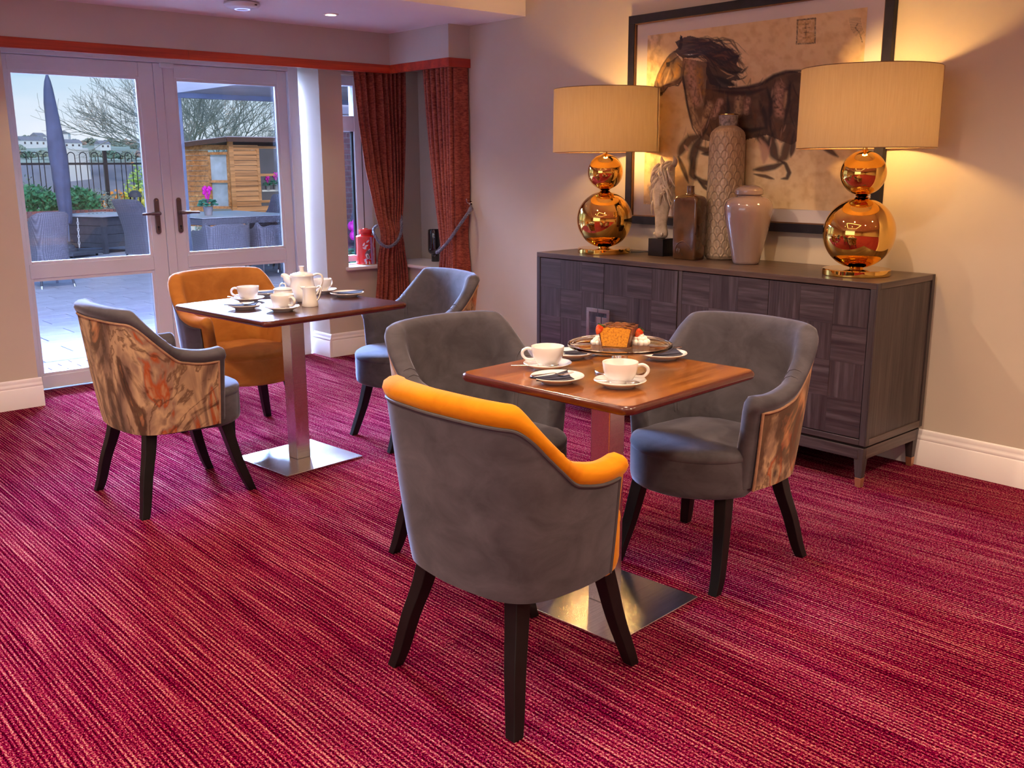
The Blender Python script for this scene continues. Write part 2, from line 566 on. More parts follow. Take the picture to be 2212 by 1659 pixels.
# ------------------------------------------------------------------ mesh building
class MB:
    def __init__(s):
        s.v, s.f, s.col = [], [], None

    def add(s, vs, fs):
        k = len(s.v)
        s.v += [tuple(v) for v in vs]
        s.f += [tuple(i + k for i in f) for f in fs]
        return s

    def box(s, x0, x1, y0, y1, z0, z1):
        vs = [(x, y, z) for z in (z0, z1) for y in (y0, y1) for x in (x0, x1)]
        return s.add(vs, [(0, 2, 3, 1), (4, 5, 7, 6), (0, 1, 5, 4), (2, 6, 7, 3), (0, 4, 6, 2), (1, 3, 7, 5)])

    def prism(s, poly, z0, z1):
        n = len(poly)
        vs = [(x, y, z0) for x, y in poly] + [(x, y, z1) for x, y in poly]
        fs = [tuple(reversed(range(n))), tuple(range(n, 2 * n))] + [(i, (i + 1) % n, n + (i + 1) % n, n + i) for i in range(n)]
        return s.add(vs, fs)

    def grid(s, P, closeu=False, closev=False):
        nu, nv = len(P), len(P[0])
        vs = [p for row in P for p in row]
        fs = []
        for i in range(nu if closeu else nu - 1):
            for j in range(nv if closev else nv - 1):
                a, b = i, (i + 1) % nu
                c, d = j, (j + 1) % nv
                fs.append((a * nv + c, b * nv + c, b * nv + d, a * nv + d))
        return s.add(vs, fs)

    def lathe(s, prof, n=32, c=(0, 0, 0), cap=True, sx=1, sy=1):
        P = []
        for r, z in prof:
            P.append([(c[0] + sx * r * math.cos(2 * math.pi * k / n), c[1] + sy * r * math.sin(2 * math.pi * k / n), c[2] + z) for k in range(n)])
        k0 = len(s.v)
        nu = len(P)
        vs = [p for row in P for p in row]
        fs = []
        for i in range(nu - 1):
            for j in range(n):
                d = (j + 1) % n
                fs.append((i * n + j, i * n + d, (i + 1) * n + d, (i + 1) * n + j))
        if cap:
            if prof[0][0] > 1e-5: fs.append(tuple(reversed(range(n))))
            if prof[-1][0] > 1e-5: fs.append(tuple(range((nu - 1) * n, nu * n)))
        return s.add(vs, fs)

    def tube(s, path, r, n=8, cap=True, flat=(1, 1), closed=False, up=None, square=False):
        path = [Vector(p) for p in path]
        m = len(path)
        rs = r if isinstance(r, (list, tuple)) else [r] * m
        rows = []
        ref = None
        for i, p in enumerate(path):
            if closed: t = path[(i + 1) % m] - path[i - 1]
            else: t = path[min(i + 1, m - 1)] - path[max(i - 1, 0)]
            t.normalize()
            if up is not None: ref = Vector(up)
            elif ref is None:
                ref = Vector((0, 0, 1)) if abs(t.z) < .9 else Vector((1, 0, 0))
            a = ref - t * ref.dot(t)
            if a.length < 1e-6: a = t.orthogonal()
            a.normalize()
            b = t.cross(a)
            if up is None: ref = a
            row = []
            for k in range(n):
                th = 2 * math.pi * (k + (.5 if square else 0)) / n
                q = 1.41421 if square else 1
                row.append(p + (a * math.cos(th) * flat[0] + b * math.sin(th) * flat[1]) * rs[i] * q)
            rows.append(row)
        k0 = len(s.v)
        s.grid(rows, closeu=closed, closev=True)
        if cap and not closed:
            s.f.append(tuple(k0 + j for j in reversed(range(n))))
            s.f.append(tuple(k0 + (m - 1) * n + j for j in range(n)))
        return s

    def sphere(s, c, r, n=16, m=10, sc=(1, 1, 1)):
        pr = [(max(1e-6, r * math.sin(math.pi * i / m)), -r * math.cos(math.pi * i / m)) for i in range(m + 1)]
        k = len(s.v)
        s.lathe(pr, n, (0, 0, 0), cap=False)
        for i in range(k, len(s.v)):
            x, y, z = s.v[i]
            s.v[i] = (c[0] + x * sc[0], c[1] + y * sc[1], c[2] + z * sc[2])
        return s

    def xf(s, mtx, k=0):
        for i in range(k, len(s.v)):
            s.v[i] = tuple(mtx @ Vector(s.v[i]))
        return s

    def build(s, name, m, parent=None, smooth=True, bevel=0, seg=2, label=None, kind=None, ang=40, colors=None):
        me = bpy.data.meshes.new(name)
        me.from_pydata(s.v, [], s.f)
        me.update()
        bm = bmesh.new()
        bm.from_mesh(me)
        bmesh.ops.recalc_face_normals(bm, faces=bm.faces)
        bm.to_mesh(me)
        bm.free()
        me.materials.append(M[m] if isinstance(m, str) else m)
        if smooth:
            me.shade_smooth()
            me.set_sharp_from_angle(angle=R_(ang))
        if colors is not None:
            ca = me.color_attributes.new('paint', 'FLOAT_COLOR', 'POINT')
            ca.data.foreach_set('color', np.asarray(colors, dtype=np.float32).ravel())
        o = bpy.data.objects.new(name, me)
        COL.objects.link(o)
        if parent is not None: o.parent = parent
        if bevel:
            b = o.modifiers.new('bevel', 'BEVEL')
            b.width = bevel
            b.segments = seg
            b.limit_method = 'ANGLE'
            b.angle_limit = R_(35)
            b.harden_normals = True
        if label: o['label'] = label
        if kind: o['kind'] = kind
        return o


def thing(name, label, cat, loc=(0, 0, 0), rz=0, group=None):
    o = bpy.data.objects.new(name, None)
    o.empty_display_size = .1
    COL.objects.link(o)
    o.location = loc
    o.rotation_euler = (0, 0, rz)
    o['label'] = label
    o['category'] = cat
    if group: o['group'] = group
    return o


def tag(o, label, cat, group=None, kind=None):
    o['label'] = label
    o['category'] = cat
    if group: o['group'] = group
    if kind: o['kind'] = kind
    return o


def struct(o):
    o['kind'] = 'structure'
    return o


def copy_tree(o, parent=None):
    c = o.copy()
    COL.objects.link(c)
    c.parent = parent
    for ch in list(o.children):
        copy_tree(ch, c)
    return c


def smoothpath(pts, n=6):
    pts = [Vector(p) for p in pts]
    out = []
    for i in range(len(pts) - 1):
        p0, p1, p2, p3 = pts[max(i - 1, 0)], pts[i], pts[i + 1], pts[min(i + 2, len(pts) - 1)]
        for k in range(n):
            t = k / n
            out.append(.5 * ((2 * p1) + (p2 - p0) * t + (2 * p0 - 5 * p1 + 4 * p2 - p3) * t * t + (3 * p1 - p0 - 3 * p2 + p3) * t ** 3))
    out.append(pts[-1])
    return out


# ------------------------------------------------------------------ the room
XA, ZC, ZM = 4.262, 2.247, 2.60
YL, YP = 5.94, 6.045          # left wall stub face, pillar face
YD = 6.28                     # plane of door frames
XS = -5.2
YS = -5.2
struct(MB().box(XS, 4.75, YS, 6.26, -.05, 0).build('floor', 'carpet', smooth=False))
struct(MB().box(XS, XA + .5, YS, 4.65, ZM, ZM + .1).build('ceiling', 'ceil', smooth=False))
struct(MB().box(XS, XA + .5, 4.65, 6.6, ZC, ZM + .1).build('ceiling', 'ceil', smooth=False))
# picture wall, with the window niche cut out beyond y = 5.26
struct(MB().box(XA, XA + .5, YS, 5.24, 0, ZM + .1).box(XA, XA + .5, 5.24, 6.3, 0, .615).box(XA + .34, XA + .5, 5.24, 6.3, .615, ZC).box(XA, XA + .34, 5.24, 6.3, 2.05, ZC).build('wall_right', 'wall', smooth=False))
w = MB()
w.box(XS, 1.60, YL, 6.5, 0, ZC)
w.box(3.62, 3.80, YP, 6.5, 0, ZC)
w.box(1.60, 3.62, 6.20, 6.5, 2.035, ZC)
w.box(3.80, XA + .34, YP, 6.5, 0, .615)
w.box(4.155, XA + .36, 6.24, 6.5, .615, ZC)
w.box(3.80, 4.155, 6.2, 6.5, 1.99, ZC)
struct(w.build('wall_back', 'wall', smooth=False))
struct(MB().box(XS, XS + .1, YS, 6.0, 0, ZM).build('wall_left', 'wall', smooth=False))
struct(MB().box(XS, XA + .1, YS, YS + .1, 0, ZM).build('wall_front', 'wall', smooth=False))


def skirting(name, a, b, nrm):
    """moulded skirting from a to b on a wall whose room side is nrm"""
    prof = [(0, 0), (.019, 0), (.019, .108), (.0165, .112), (.0165, .116), (.013, .120), (.0145, .126), (.013, .136), (.008, .142), (.0085, .147), (.006, .160), (.004, .166), (0, .168)]
    a, b, nrm = Vector(a), Vector(b), Vector(nrm)
    P = [[tuple(p + nrm * d + Vector((0, 0, z))) for d, z in prof] for p in (a, b)]
    m = MB().grid(P)
    k = len(prof)
    m.f.append(tuple(range(k)))
    m.f.append(tuple(reversed(range(k, 2 * k))))
    return struct(m.build(name, 'gloss', ang=50))


skirting('baseboard_right', (XA, YS, 0), (XA, 5.0, 0), (-1, 0, 0))
skirting('baseboard_left', (XS, YL, 0), (1.6185, YL, 0), (0, -1, 0))
skirting('baseboard_back', (3.6205, YP, 0), (XA, YP, 0), (0, -1, 0))
skirting('baseboard_back', (3.62, YP - .0192, 0), (3.62, 6.27, 0), (-1, 0, 0))

# pelmet round the corner, with its red band
pz, pt = 1.983, ZC
struct(MB().box(XS, 4.085, 5.862, 5.882, pz + .056, pt).box(4.085, 4.105, 5.195, 5.882, pz + .056, pt).box(4.105, XA, 5.195, 5.215, pz + .056, pt).build('trim_1', 'pelmet', smooth=False))
struct(MB().box(.2, 2.62, 5.855, 5.885, pz, pz + .056).build('trim_2', 'band', bevel=.0015))
struct(MB().box(2.6215, 4.078, 5.855, 5.885, pz, pz + .056).build('trim_2', 'band', bevel=.0015))
struct(MB().box(4.078, 4.108, 5.188, 5.885, pz, pz + .056).box(4.108, XA, 5.188, 5.218, pz, pz + .056).build('trim_3', 'band', bevel=.0015))

# door frame, doors
fr = MB()
fr.box(1.585, 1.645, 6.23, 6.34, 0, 2.035).box(3.50, 3.575, 6.245, 6.34, 0, 2.035).box(1.645, 3.50, 6.245, 6.34, 1.995, 2.035)
struct(fr.build('trim_4', 'upvc', bevel=.003))
struct(MB().box(1.60, 3.56, 6.255, 6.36, 0, .018).build('trim_5', 'steel', smooth=False))


def leaf(name, x0, x1, g0, g1, hx, hdir):
    """one door leaf: frame with two glazed openings, beads, panes, handle"""
    m = MB()
    y0, y1 = 6.268, 6.325
    zs = ((.103, .70), (.785, 1.907))
    m.box(x0, g0, y0, y1, .024, 1.993).box(g1, x1, y0, y1, .024, 1.993)
    m.box(g0, g1, y0, y1, .024, zs[0][0]).box(g0, g1, y0, y1, zs[0][1], zs[1][0]).box(g0, g1, y0, y1, zs[1][1], 1.993)
    d = struct(m.build(name, 'upvc', bevel=.004))
    for z0, z1 in zs:
        b = MB()
        for i in range(2):
            e = .012 * (1 - i)
            yy = y0 + .004 + .012 * i
            t = .007
            b.box(g0 - .001, g0 + .006 + e, yy, yy + .02, z0, z1).box(g1 - .006 - e, g1 + .001, yy, yy + .02, z0, z1)
            b.box(g0 + .0061 + e, g1 - .0061 - e, yy, yy + .02, z0 - .001, z0 + .006 + e).box(g0 + .0061 + e, g1 - .0061 - e, yy, yy + .02, z1 - .006 - e, z1 + .001)
        b.build('glazing_bead', 'upvc', d, bevel=.002)
        MB().box(g0, g1, y0 + .038, y0 + .044, z0, z1).build('pane', 'glass', d, smooth=False)
        MB().box(g0 + .005, g0 + .009, y0 + .03, y0 + .05, z0 + .02, z1 - .02).box(g1 - .009, g1 - .005, y0 + .03, y0 + .05, z0 + .02, z1 - .02).build('gasket', 'rubber', d, smooth=False)
    # handle plate and lever
    poly = []
    for k in range(13):
        a = math.pi * k / 12
        poly.append((.0165 * math.cos(a), .098 + .0165 * math.sin(a)))
    for k in range(13):
        a = math.pi + math.pi * k / 12
        poly.append((.0165 * math.cos(a), -.098 + .0165 * math.sin(a)))
    pm = MB().prism(poly, 0, .009)
    pm.xf(Matrix.Translation((hx, y0 - .0005, 1.045)) @ Matrix.Rotation(R_(90), 4, 'X'))
    h = pm.build('handle', 'bronze', d, bevel=.003)
    zz = 1.063
    lv = MB().tube([(hx, y0, zz), (hx, y0 - .045, zz)], .0125, 16)
    lv.tube(smoothpath([(hx, y0 - .045, zz), (hx + hdir * .012, y0 - .056, zz), (hx + hdir * .05, y0 - .056, zz), (hx + hdir * .115, y0 - .052, zz - .002)]), [.012] * 7 + [.0105] * 6 + [.0075] * 6, 14)
    lv.build('lever', 'bronze', h)
    k = MB()
    k.tube([(hx, y0 - .009, .975), (hx, y0 - .0115, .975)], .0065, 14).box(hx - .0025, hx + .0025, y0 - .0115, y0 - .008, .955, .975)
    k.build('keyhole', 'rubber', h)
    sc = MB()
    for z in (.948, 1.145):
        sc.tube([(hx, y0 - .009, z), (hx, y0 - .0105, z)], .0035, 10)
    sc.build('screw', 'steel', h)
    return d


d1 = leaf('door_1', 1.648, 2.562, 1.712, 2.468, 2.513, -1)
d2 = leaf('door_2', 2.622, 3.497, 2.697, 3.426, 2.662, 1)
MB().box(2.563, 2.6205, 6.262, 6.30, .024, 1.993).build('meeting_strip', 'upvc', d2, bevel=.004)
MB().box(2.60, 2.69, 6.235, 6.262, 1.965, 1.995).build('door_stop', 'upvc', d2, bevel=.004)

# side window in the niche
wf = MB()
yy0, yy1 = 6.245, 6.31
wf.box(4.02, 4.155, yy0, yy1, .655, 1.99).box(3.78, 3.80, yy0, yy1, .655, 1.99).box(3.80, 4.02, yy0, yy1, .655, .70).box(3.80, 4.02, yy0, yy1, 1.92, 1.99).box(3.80, 4.02, yy0, yy1, 1.60, 1.71)
wi = struct(wf.build('window_1', 'upvc', bevel=.004))
MB().box(4.075, 4.081, yy0 - .001, yy0 + .01, .66, 1.6).build('gasket', 'rubber', wi, smooth=False)
MB().box(3.80, 4.02, 6.275, 6.281, .70, 1.60).build('pane', 'glass', wi, smooth=False)
MB().box(3.80, 4.02, 6.275, 6.281, 1.71, 1.92).build('pane', 'glass', wi, smooth=False)
MB().box(4.006, 4.018, 6.262, 6.285, .70, 1.60).build('gasket', 'rubber', wi, smooth=False)
s = MB().prism([(3.77, YP - .036), (XA - .034, YP - .036), (XA - .034, 5.24), (XA + .34, 5.24), (XA + .34, 6.245), (3.801, 6.245), (3.801, YP), (3.77, YP)], .615, .641)
struct(s.build('windowsill_1', 'gloss', bevel=.008, seg=3))

# ceiling lights
def downlight(x, y, z, lab, e=26, real=True, ang=78):
    t = thing('ceiling_downlight', lab, 'ceiling light', (x, y, z - .003), 0, 'recessed ceiling downlights')
    MB().lathe([(.030, .002), (.034, -.004), (.044, -.004), (.047, 0), (.047, .003)], 28, cap=False).build('rim', 'ceil', t)
    MB().lathe([(1e-5, .001), (.031, .001)], 24, cap=False).build('lamp_face', 'lampglow', t)
    l = light('downlight_beam', 'SPOT', (x, y, z - .02), e, WARM, spot_size=R_(ang), spot_blend=.55, shadow_soft_size=.03)
    l.rotation_euler = (0, 0, 0)
    return t


downlight(*SPOTS[0], 'small recessed white downlight in the low ceiling, right of the detector', 14, ang=110)
downlight(*SPOTS[1], 'small recessed white downlight in the low ceiling, out of frame above the doors', 14, ang=110)
for i, p in enumerate(MAIN):
    downlight(*p, 'recessed downlight in the main ceiling behind the camera', 74, ang=140)

# coffer with lit edges in the main ceiling (seen mirrored in the lamps)
c = MB()
cx0, cx1, cy0, cy1 = -1.1, 1.5, .5, 2.9
for (a, b_, c_, d_) in ((cx0, cx1, cy0, cy0 + .05), (cx0, cx1, cy1 - .05, cy1), (cx0, cx0 + .05, cy0, cy1), (cx1 - .05, cx1, cy0, cy1)):
    c.box(a, b_, c_, d_, ZM - .02, ZM - .002)
tag(c.build('ceiling_light_frame', 'cove', smooth=False), 'square outline of lit strip on the main ceiling behind the camera', 'ceiling light')

p = at(523, 14, z=ZC - .02)
t = thing('ceiling_access_point', 'white round dome fitting with blue ring on the low ceiling', 'ceiling fitting', (p.x, p.y, ZC))
MB().lathe([(.085, 0), (.098, -.004), (.100, -.012), (.088, -.024), (.06, -.033), (.03, -.037), (1e-5, -.038)], 40, cap=False).build('dome', 'upvc', t)
MB().lathe([(.034, -.0368), (.036, -.0385), (.041, -.0375), (.043, -.0355)], 40, cap=False).build('light_ring', 'led', t)
MB().box(.03, .045, -.09, -.08, -.02, -.015).build('sensor_window', 'rubber', t)

# ------------------------------------------------------------------ tub chairs
PLAN = [(.135, .270), (.085, .282), (.03, .290), (-.03, .293), (-.075, .291), (-.12, .288), (-.165, .281), (-.205, .268), (-.235, .248), (-.262, .215), (-.281, .165), (-.292, .10), (-.298, .04)]
HGT = [.642, .640, .643, .654, .668, .706, .750, .795, .822, .828, .831, .833, .834]


def chair_curve():
    half = [(x, y, h) for (x, y), h in zip(PLAN, HGT)]
    pts = [(x, -y, h) for x, y, h in half] + [(-.3, 0, .834)] + [(x, y, h) for x, y, h in reversed(half)]
    return smoothpath(pts, 4)


def make_chair(label, inner, outer, pipe, name='tub_chair'):
    t = thing(name, label, 'chair', group=None)
    C = chair_curve()
    n = len(C)
    zb, zs = .335, .435

    def base(i, z):
        """outer face position at curve index i and height z"""
        p = C[i]
        f = max(0, min(1, (z - zb) / (.83 - zb)))
        k = .80 + .20 * f ** .8
        x = p.x * (k if p.x < 0 else .93 + .07 * f)
        return Vector((x, p.y * (.86 + .14 * f ** .8), z))

    def nrm(i):
        a, b = C[max(i - 1, 0)], C[min(i + 1, n - 1)]
        d = Vector((b.x - a.x, b.y - a.y, 0)).normalized()
        v = Vector((-d.y, d.x, 0))      # towards the inside (curve runs right tip -> back -> left tip)
        return v if v.dot(Vector((.05 - C[i].x, -C[i].y, 0))) > 0 else -v
    NRM = [nrm(i) for i in range(n)]
    TH = .062
    rows = []

    def section(i):
        h = C[i].z
        S_ = [(.006, zb), (.006, .45), (.005, h - .10), (.003, h - .052), (-.006, h - .040), (-.011, h - .024), (-.006, h - .008), (.008, h + .002), (.028, h + .006), (.046, h - .001), (TH - .004, h - .018), (TH, h - .05), (TH + .002, h - .12), (TH + .006, zs + .05), (TH + .008, zs - .02), (TH + .004, zb)]
        out = []
        for d, z in S_:
            p = base(i, min(z, h - .02))
            out.append(Vector((p.x, p.y, z)) + NRM[i] * d)
        return out
    secs = [section(i) for i in range(n)]

    def ends(sec, i, sgn):
        fwd = Vector((1, 0, 0))
        mid = Vector((0, 0, 0))
        out = []
        for a in (25, 50, 72, 86):
            k, f = math.cos(R_(a)), math.sin(R_(a))
            row = []
            for j, p in enumerate(sec):
                c0 = base(i, min(p.z, C[i].z - .02)) + NRM[i] * (TH * .5)
                c0 = Vector((c0.x, c0.y, p.z))
                zc = p.z
                if p.z > C[i].z - .055: zc = (C[i].z - .055) + (p.z - C[i].z + .055) * (k * .8 + .2)
                q = Vector((c0.x + (p.x - c0.x) * k, c0.y + (p.y - c0.y) * k, zc)) + fwd * .024 * f
                row.append(q)
            out.append(row)
        return out
    e0 = list(reversed(ends(secs[0], 0, -1)))
    e1 = ends(secs[-1], n - 1, 1)
    rows = e0 + secs + e1
    m = MB().grid(rows, closev=True)
    nv = len(rows[0])
    m.f.append(tuple(range(nv)))
    m.f.append(tuple(reversed(range((len(rows) - 1) * nv, len(rows) * nv))))
    m.build('backrest', inner, t, ang=60)
    # outer covering, a thin skin proud of the body
    Pm = []
    CI = list(range(2, n - 2))
    for i in CI:
        h = C[i].z - .050
        Pm.append([base(i, z) + NRM[i] * (-.003) for z in [zb - .008 + (h - zb + .008) * k / 10 for k in range(11)]])
    Pi = [[p + NRM[CI[i]] * .006 for p in row] for i, row in enumerate(Pm)]
    n = len(Pm)
    om = MB()
    loop = [row + list(reversed(Pi[i])) for i, row in enumerate(Pm)]
    om.grid(loop, closev=True)
    nv = len(loop[0])
    om.f.append(tuple(range(nv)))
    om.f.append(tuple(reversed(range((n - 1) * nv, n * nv))))
    om.build('outer_cover', outer, t, ang=60)
    # piping along the edge of the covering
    path = [Pm[0][k] for k in range(0, 10, 2)] + [Pm[i][-1] for i in range(n)] + [Pm[-1][k] for k in range(8, -1, -2)]
    MB().tube([p + Vector((0, 0, 0)) for p in path], .0048, 8).build('piping', pipe, t)
    n = len(C)
    # seams on the inner face
    for sg in (0, 1):
        for off in (0, 2):
            i = 17 + off if sg == 0 else n - 18 - off
            h = C[i].z
            pts = []
            for d, z in [(.004, h - .002), (.012, h + .0022), (.028, h + .0058), (.046, h - .0012), (TH - .0042, h - .018), (TH, h - .05), (TH + .002, h - .12), (TH + .006, zs + .05)]:
                p = base(i, min(z, h - .02))
                pts.append(Vector((p.x, p.y, z)) + NRM[i] * d)
            MB().tube(pts, .0024, 6).build('seam', inner, t)
    # seat base (deep rail with a bowed front) and crowned cushion

    def plan(k, grow=0):
        P = []
        for j in range(15):
            a = R_(-72 + 144 * j / 14)
            P.append((.035 + (.258 + grow) * math.cos(a) ** .9, (.240 + grow) * math.sin(a) * .99))
        P += [(.02, .205 + grow), (-.10, .19 + grow), (-.16, .15 + grow), (-.19, .08), (-.19, -.08), (-.16, -.15 - grow), (-.10, -.19 - grow), (.02, -.205 - grow)]
        return P
    pl = plan(0)
    rows = []
    for z, s_ in ((.306, .955), (.312, .985), (.33, .998), (.40, 1.0), (.428, .998)):
        rows.append([(.03 + (x - .03) * s_, y * s_, z) for x, y in pl])
    b = MB().grid(rows, closev=True)
    k = len(pl)
    b.f.append(tuple(range(k)))
    b.f.append(tuple(reversed(range(4 * k, 5 * k))))
    b.build('seat_base', inner, t, ang=60)
    rows = []
    for z, s_ in ((.427, .995), (.431, 1.004), (.441, 1.006), (.452, .985), (.461, .93), (.468, .80), (.473, .6), (.476, .35), (.477, .1)):
        rows.append([(.03 + (x - .03) * s_, y * s_, z) for x, y in pl])
    c = MB().grid(rows, closev=True)
    c.f.append(tuple(range(k)))
    c.f.append(tuple(reversed(range(8 * k, 9 * k))))
    c.build('seat', inner, t, ang=70)
    # sabre legs
    for sx, sy in ((1, 1), (1, -1), (-1, 1), (-1, -1)):
        if sx > 0:
            pts = [(.150, .160 * sy, .34), (.172, .172 * sy, .25), (.196, .184 * sy, .15), (.228, .198 * sy, .05), (.248, .200 * sy, 0)]
        else:
            pts = [(-.160, .172 * sy, .345), (-.178, .188 * sy, .25), (-.206, .212 * sy, .15), (-.226, .232 * sy, .05), (-.240, .245 * sy, 0)]
        pts = smoothpath(pts, 3)
        rr = [.0245 - .0085 * i / (len(pts) - 1) for i in range(len(pts))]
        rows = []
        for p, r in zip(pts, rr):
            rows.append([(p.x + a * r, p.y + b_ * r, p.z) for a, b_ in ((-1, -1), (1, -1), (1, 1), (-1, 1))])
        l = MB().grid(rows, closev=True)
        l.f.append((3, 2, 1, 0))
        q = (len(rows) - 1) * 4
        l.f.append((q, q + 1, q + 2, q + 3))
        l.build('leg', 'leg', t, bevel=.003, ang=50)
    return t


def place(o, x, y, deg):
    o.location = (x, y, 0)
    o.rotation_euler = (0, 0, R_(deg))
    return o


G = 'tub chairs round the two tables'
c1 = make_chair('grey tub chair with marbled print outside, nearest the doors on the left', 'grey', 'marble', 'tanpiping')
place(c1, 1.557, 3.925, 1)
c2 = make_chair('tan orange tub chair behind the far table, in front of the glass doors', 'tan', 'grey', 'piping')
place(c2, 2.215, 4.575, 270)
c5 = make_chair('grey backed tub chair with bright orange inside and top roll, nearest the camera', 'orange', 'grey', 'piping')
place(c5, 1.64, 1.825, 1)
c6 = make_chair('grey tub chair with marbled print side, in front of the sideboard', 'grey', 'marble2', 'tanpiping')
place(c6, 2.655, 1.958, 184)
c3 = copy_tree(c1)
c3['label'] = 'grey tub chair right of the far table, in front of the curtains'
place(c3, 2.83, 3.94, 174)
c4 = copy_tree(c1)
c4['label'] = 'grey tub chair behind the near table, between the orange chair and the sideboard'
place(c4, 2.10, 2.49, 269)
for o in (c1, c2, c3, c4, c5, c6): o['group'] = G


# ------------------------------------------------------------------ tables
def table(label, x, y, deg, size, h, topm, edgem, base=.425):
    t = thing('cafe_table', label, 'table', (x, y, 0), R_(deg), 'square pedestal tables')
    a = size / 2
    r = .032
    poly = []
    for cx_, cy_, a0 in ((a - r, a - r, 0), (-a + r, a - r, 90), (-a + r, -a + r, 180), (a - r, -a + r, 270)):
        for k in range(7):
            th = R_(a0 + 15 * k)
            poly.append((cx_ + r * math.cos(th), cy_ + r * math.sin(th)))
    n = len(poly)
    rows = []
    for ins, z in ((.008, -.026), (.003, -.024), (0, -.018), (-.001, -.012), (.0, -.006), (.003, -.002), (.0065, 0)):
        k = (a - ins) / a
        rows.append([(px * k, py * k, h + z) for px, py in poly])
    m = MB().grid(rows, closev=True)
    m.f.append(tuple(range(n)))
    m.build('table_edge', edgem, t, ang=60)
    k = (a - .0065) / a
    MB().prism([(px * k, py * k) for px, py in poly], h - .01, h + .0004).build('tabletop', topm, t, smooth=False)
    MB().box(-.037, .037, -.037, .037, .0095, h - .026).build('column', 'brushed', t, bevel=.003)
    b = base / 2
    MB().box(-b, b, -b, b, .001, .0095).build('base_plate', 'brushed', t, bevel=.002)
    return t


H1, H2 = .75, .742
table('square pedestal table with warm brown wood top, nearest the camera', 2.130, 1.953, 4.2, .645, H1, 'oaktop', 'edge1')
table('square pedestal table with dark mahogany top, in front of the glass doors', 2.188, 3.985, 5.0, .765, H2, 'darktop', 'edge1')

# ------------------------------------------------------------------ crockery
RIGHT = math.degrees(math.atan2(_r.y, _r.x))
LAWN = RIGHT + 180


def cup_mesh(t, r=.050, h=.062):
    prof = [(1e-5, .003), (.026, .002), (.029, 0), (.030, .003), (.029, .006), (.038, .014), (.045, .027), (.049, .044), (r + .001, h - .002), (r + .0005, h), (r - .002, h - .001), (.0455, .043), (.041, .027), (.033, .014), (.02, .009), (1e-5, .008)]
    MB().lathe(prof, 36, cap=False).build('cup_bowl', 'china', t)
    pts = smoothpath([(.046, 0, .050), (.062, 0, .054), (.076, 0, .046), (.077, 0, .032), (.064, 0, .020), (.041, 0, .020)], 5)
    MB().tube(pts, .0048, 10, flat=(1, 1.4)).build('cup_handle', 'china', t)


def cup(label, x, y, z, deg):
    t = thing('coffee_cup', label, 'cup', (x, y, z), R_(deg), 'white cups on the tables')
    cup_mesh(t)
    return t


def saucer(label, x, y, z, r=.0745, name='saucer', cat='saucer', grp='white saucers under the cups'):
    prof = [(1e-5, .003), (.50 * r, .003), (.53 * r, 0), (.57 * r, 0), (.60 * r, .004), (.80 * r, .010), (.97 * r, .0165), (r, .019), (.985 * r, .0205), (.80 * r, .0135), (.62 * r, .0075), (.55 * r, .007), (1e-5, .007)]
    o = MB().lathe(prof, 48, cap=False).build(name, 'china')
    o.location = (x, y, z)
    return tag(o, label, cat, grp)


def spoon(label, p0, deg, L=.135, tilt=0, roll=0):
    """bowl at p0, handle pointing to deg"""
    m = MB()
    pts = smoothpath([(.018, 0, .003), (.04, 0, .005), (L * .6, 0, .003), (L, 0, .004)], 4)
    m.tube(pts, [.0018] * 4 + [.0016] * 4 + [.002 + .0006 * i for i in range(5)], 8, flat=(.5, 1.3))
    m.sphere((0, 0, .002), .02, 14, 8, (1.05, .66, .16))
    m.xf(Matrix.Translation(p0) @ Matrix.Rotation(R_(deg), 4, 'Z') @ Matrix.Rotation(R_(tilt), 4, 'Y'))
    o = m.build('teaspoon', 'steel')
    return tag(o, label, 'spoon', 'teaspoons on the saucers')


def fork(label, p0, deg, L=.15, tilt=0):
    m = MB()
    pts = smoothpath([(.030, 0, .003), (.045, 0, .007), (L * .6, 0, .006), (L, 0, .004)], 4)
    m.tube(pts, [.0022] * 4 + [.0018] * 4 + [.0022 + .0008 * i for i in range(5)], 8, flat=(.5, 1.5))
    m.tube([(.034, 0, .0035), (.028, 0, .001), (.018, 0, .000), (.012, 0, .0)], [.003, .007, .0092, .0095], 10, flat=(.16, 1))
    for k in range(4):
        y = (k - 1.5) * .0052
        m.tube([(.014, y, 0), (0, y, .001), (-.017, y * .9, .006)], [.0015, .0014, .0008], 6, flat=(.6, 1))
    m.xf(Matrix.Translation(p0) @ Matrix.Rotation(R_(deg), 4, 'Z') @ Matrix.Rotation(R_(tilt), 4, 'Y'))
    o = m.build('cake_fork', 'steel')
    return tag(o, label, 'fork', 'small forks on the side plates')


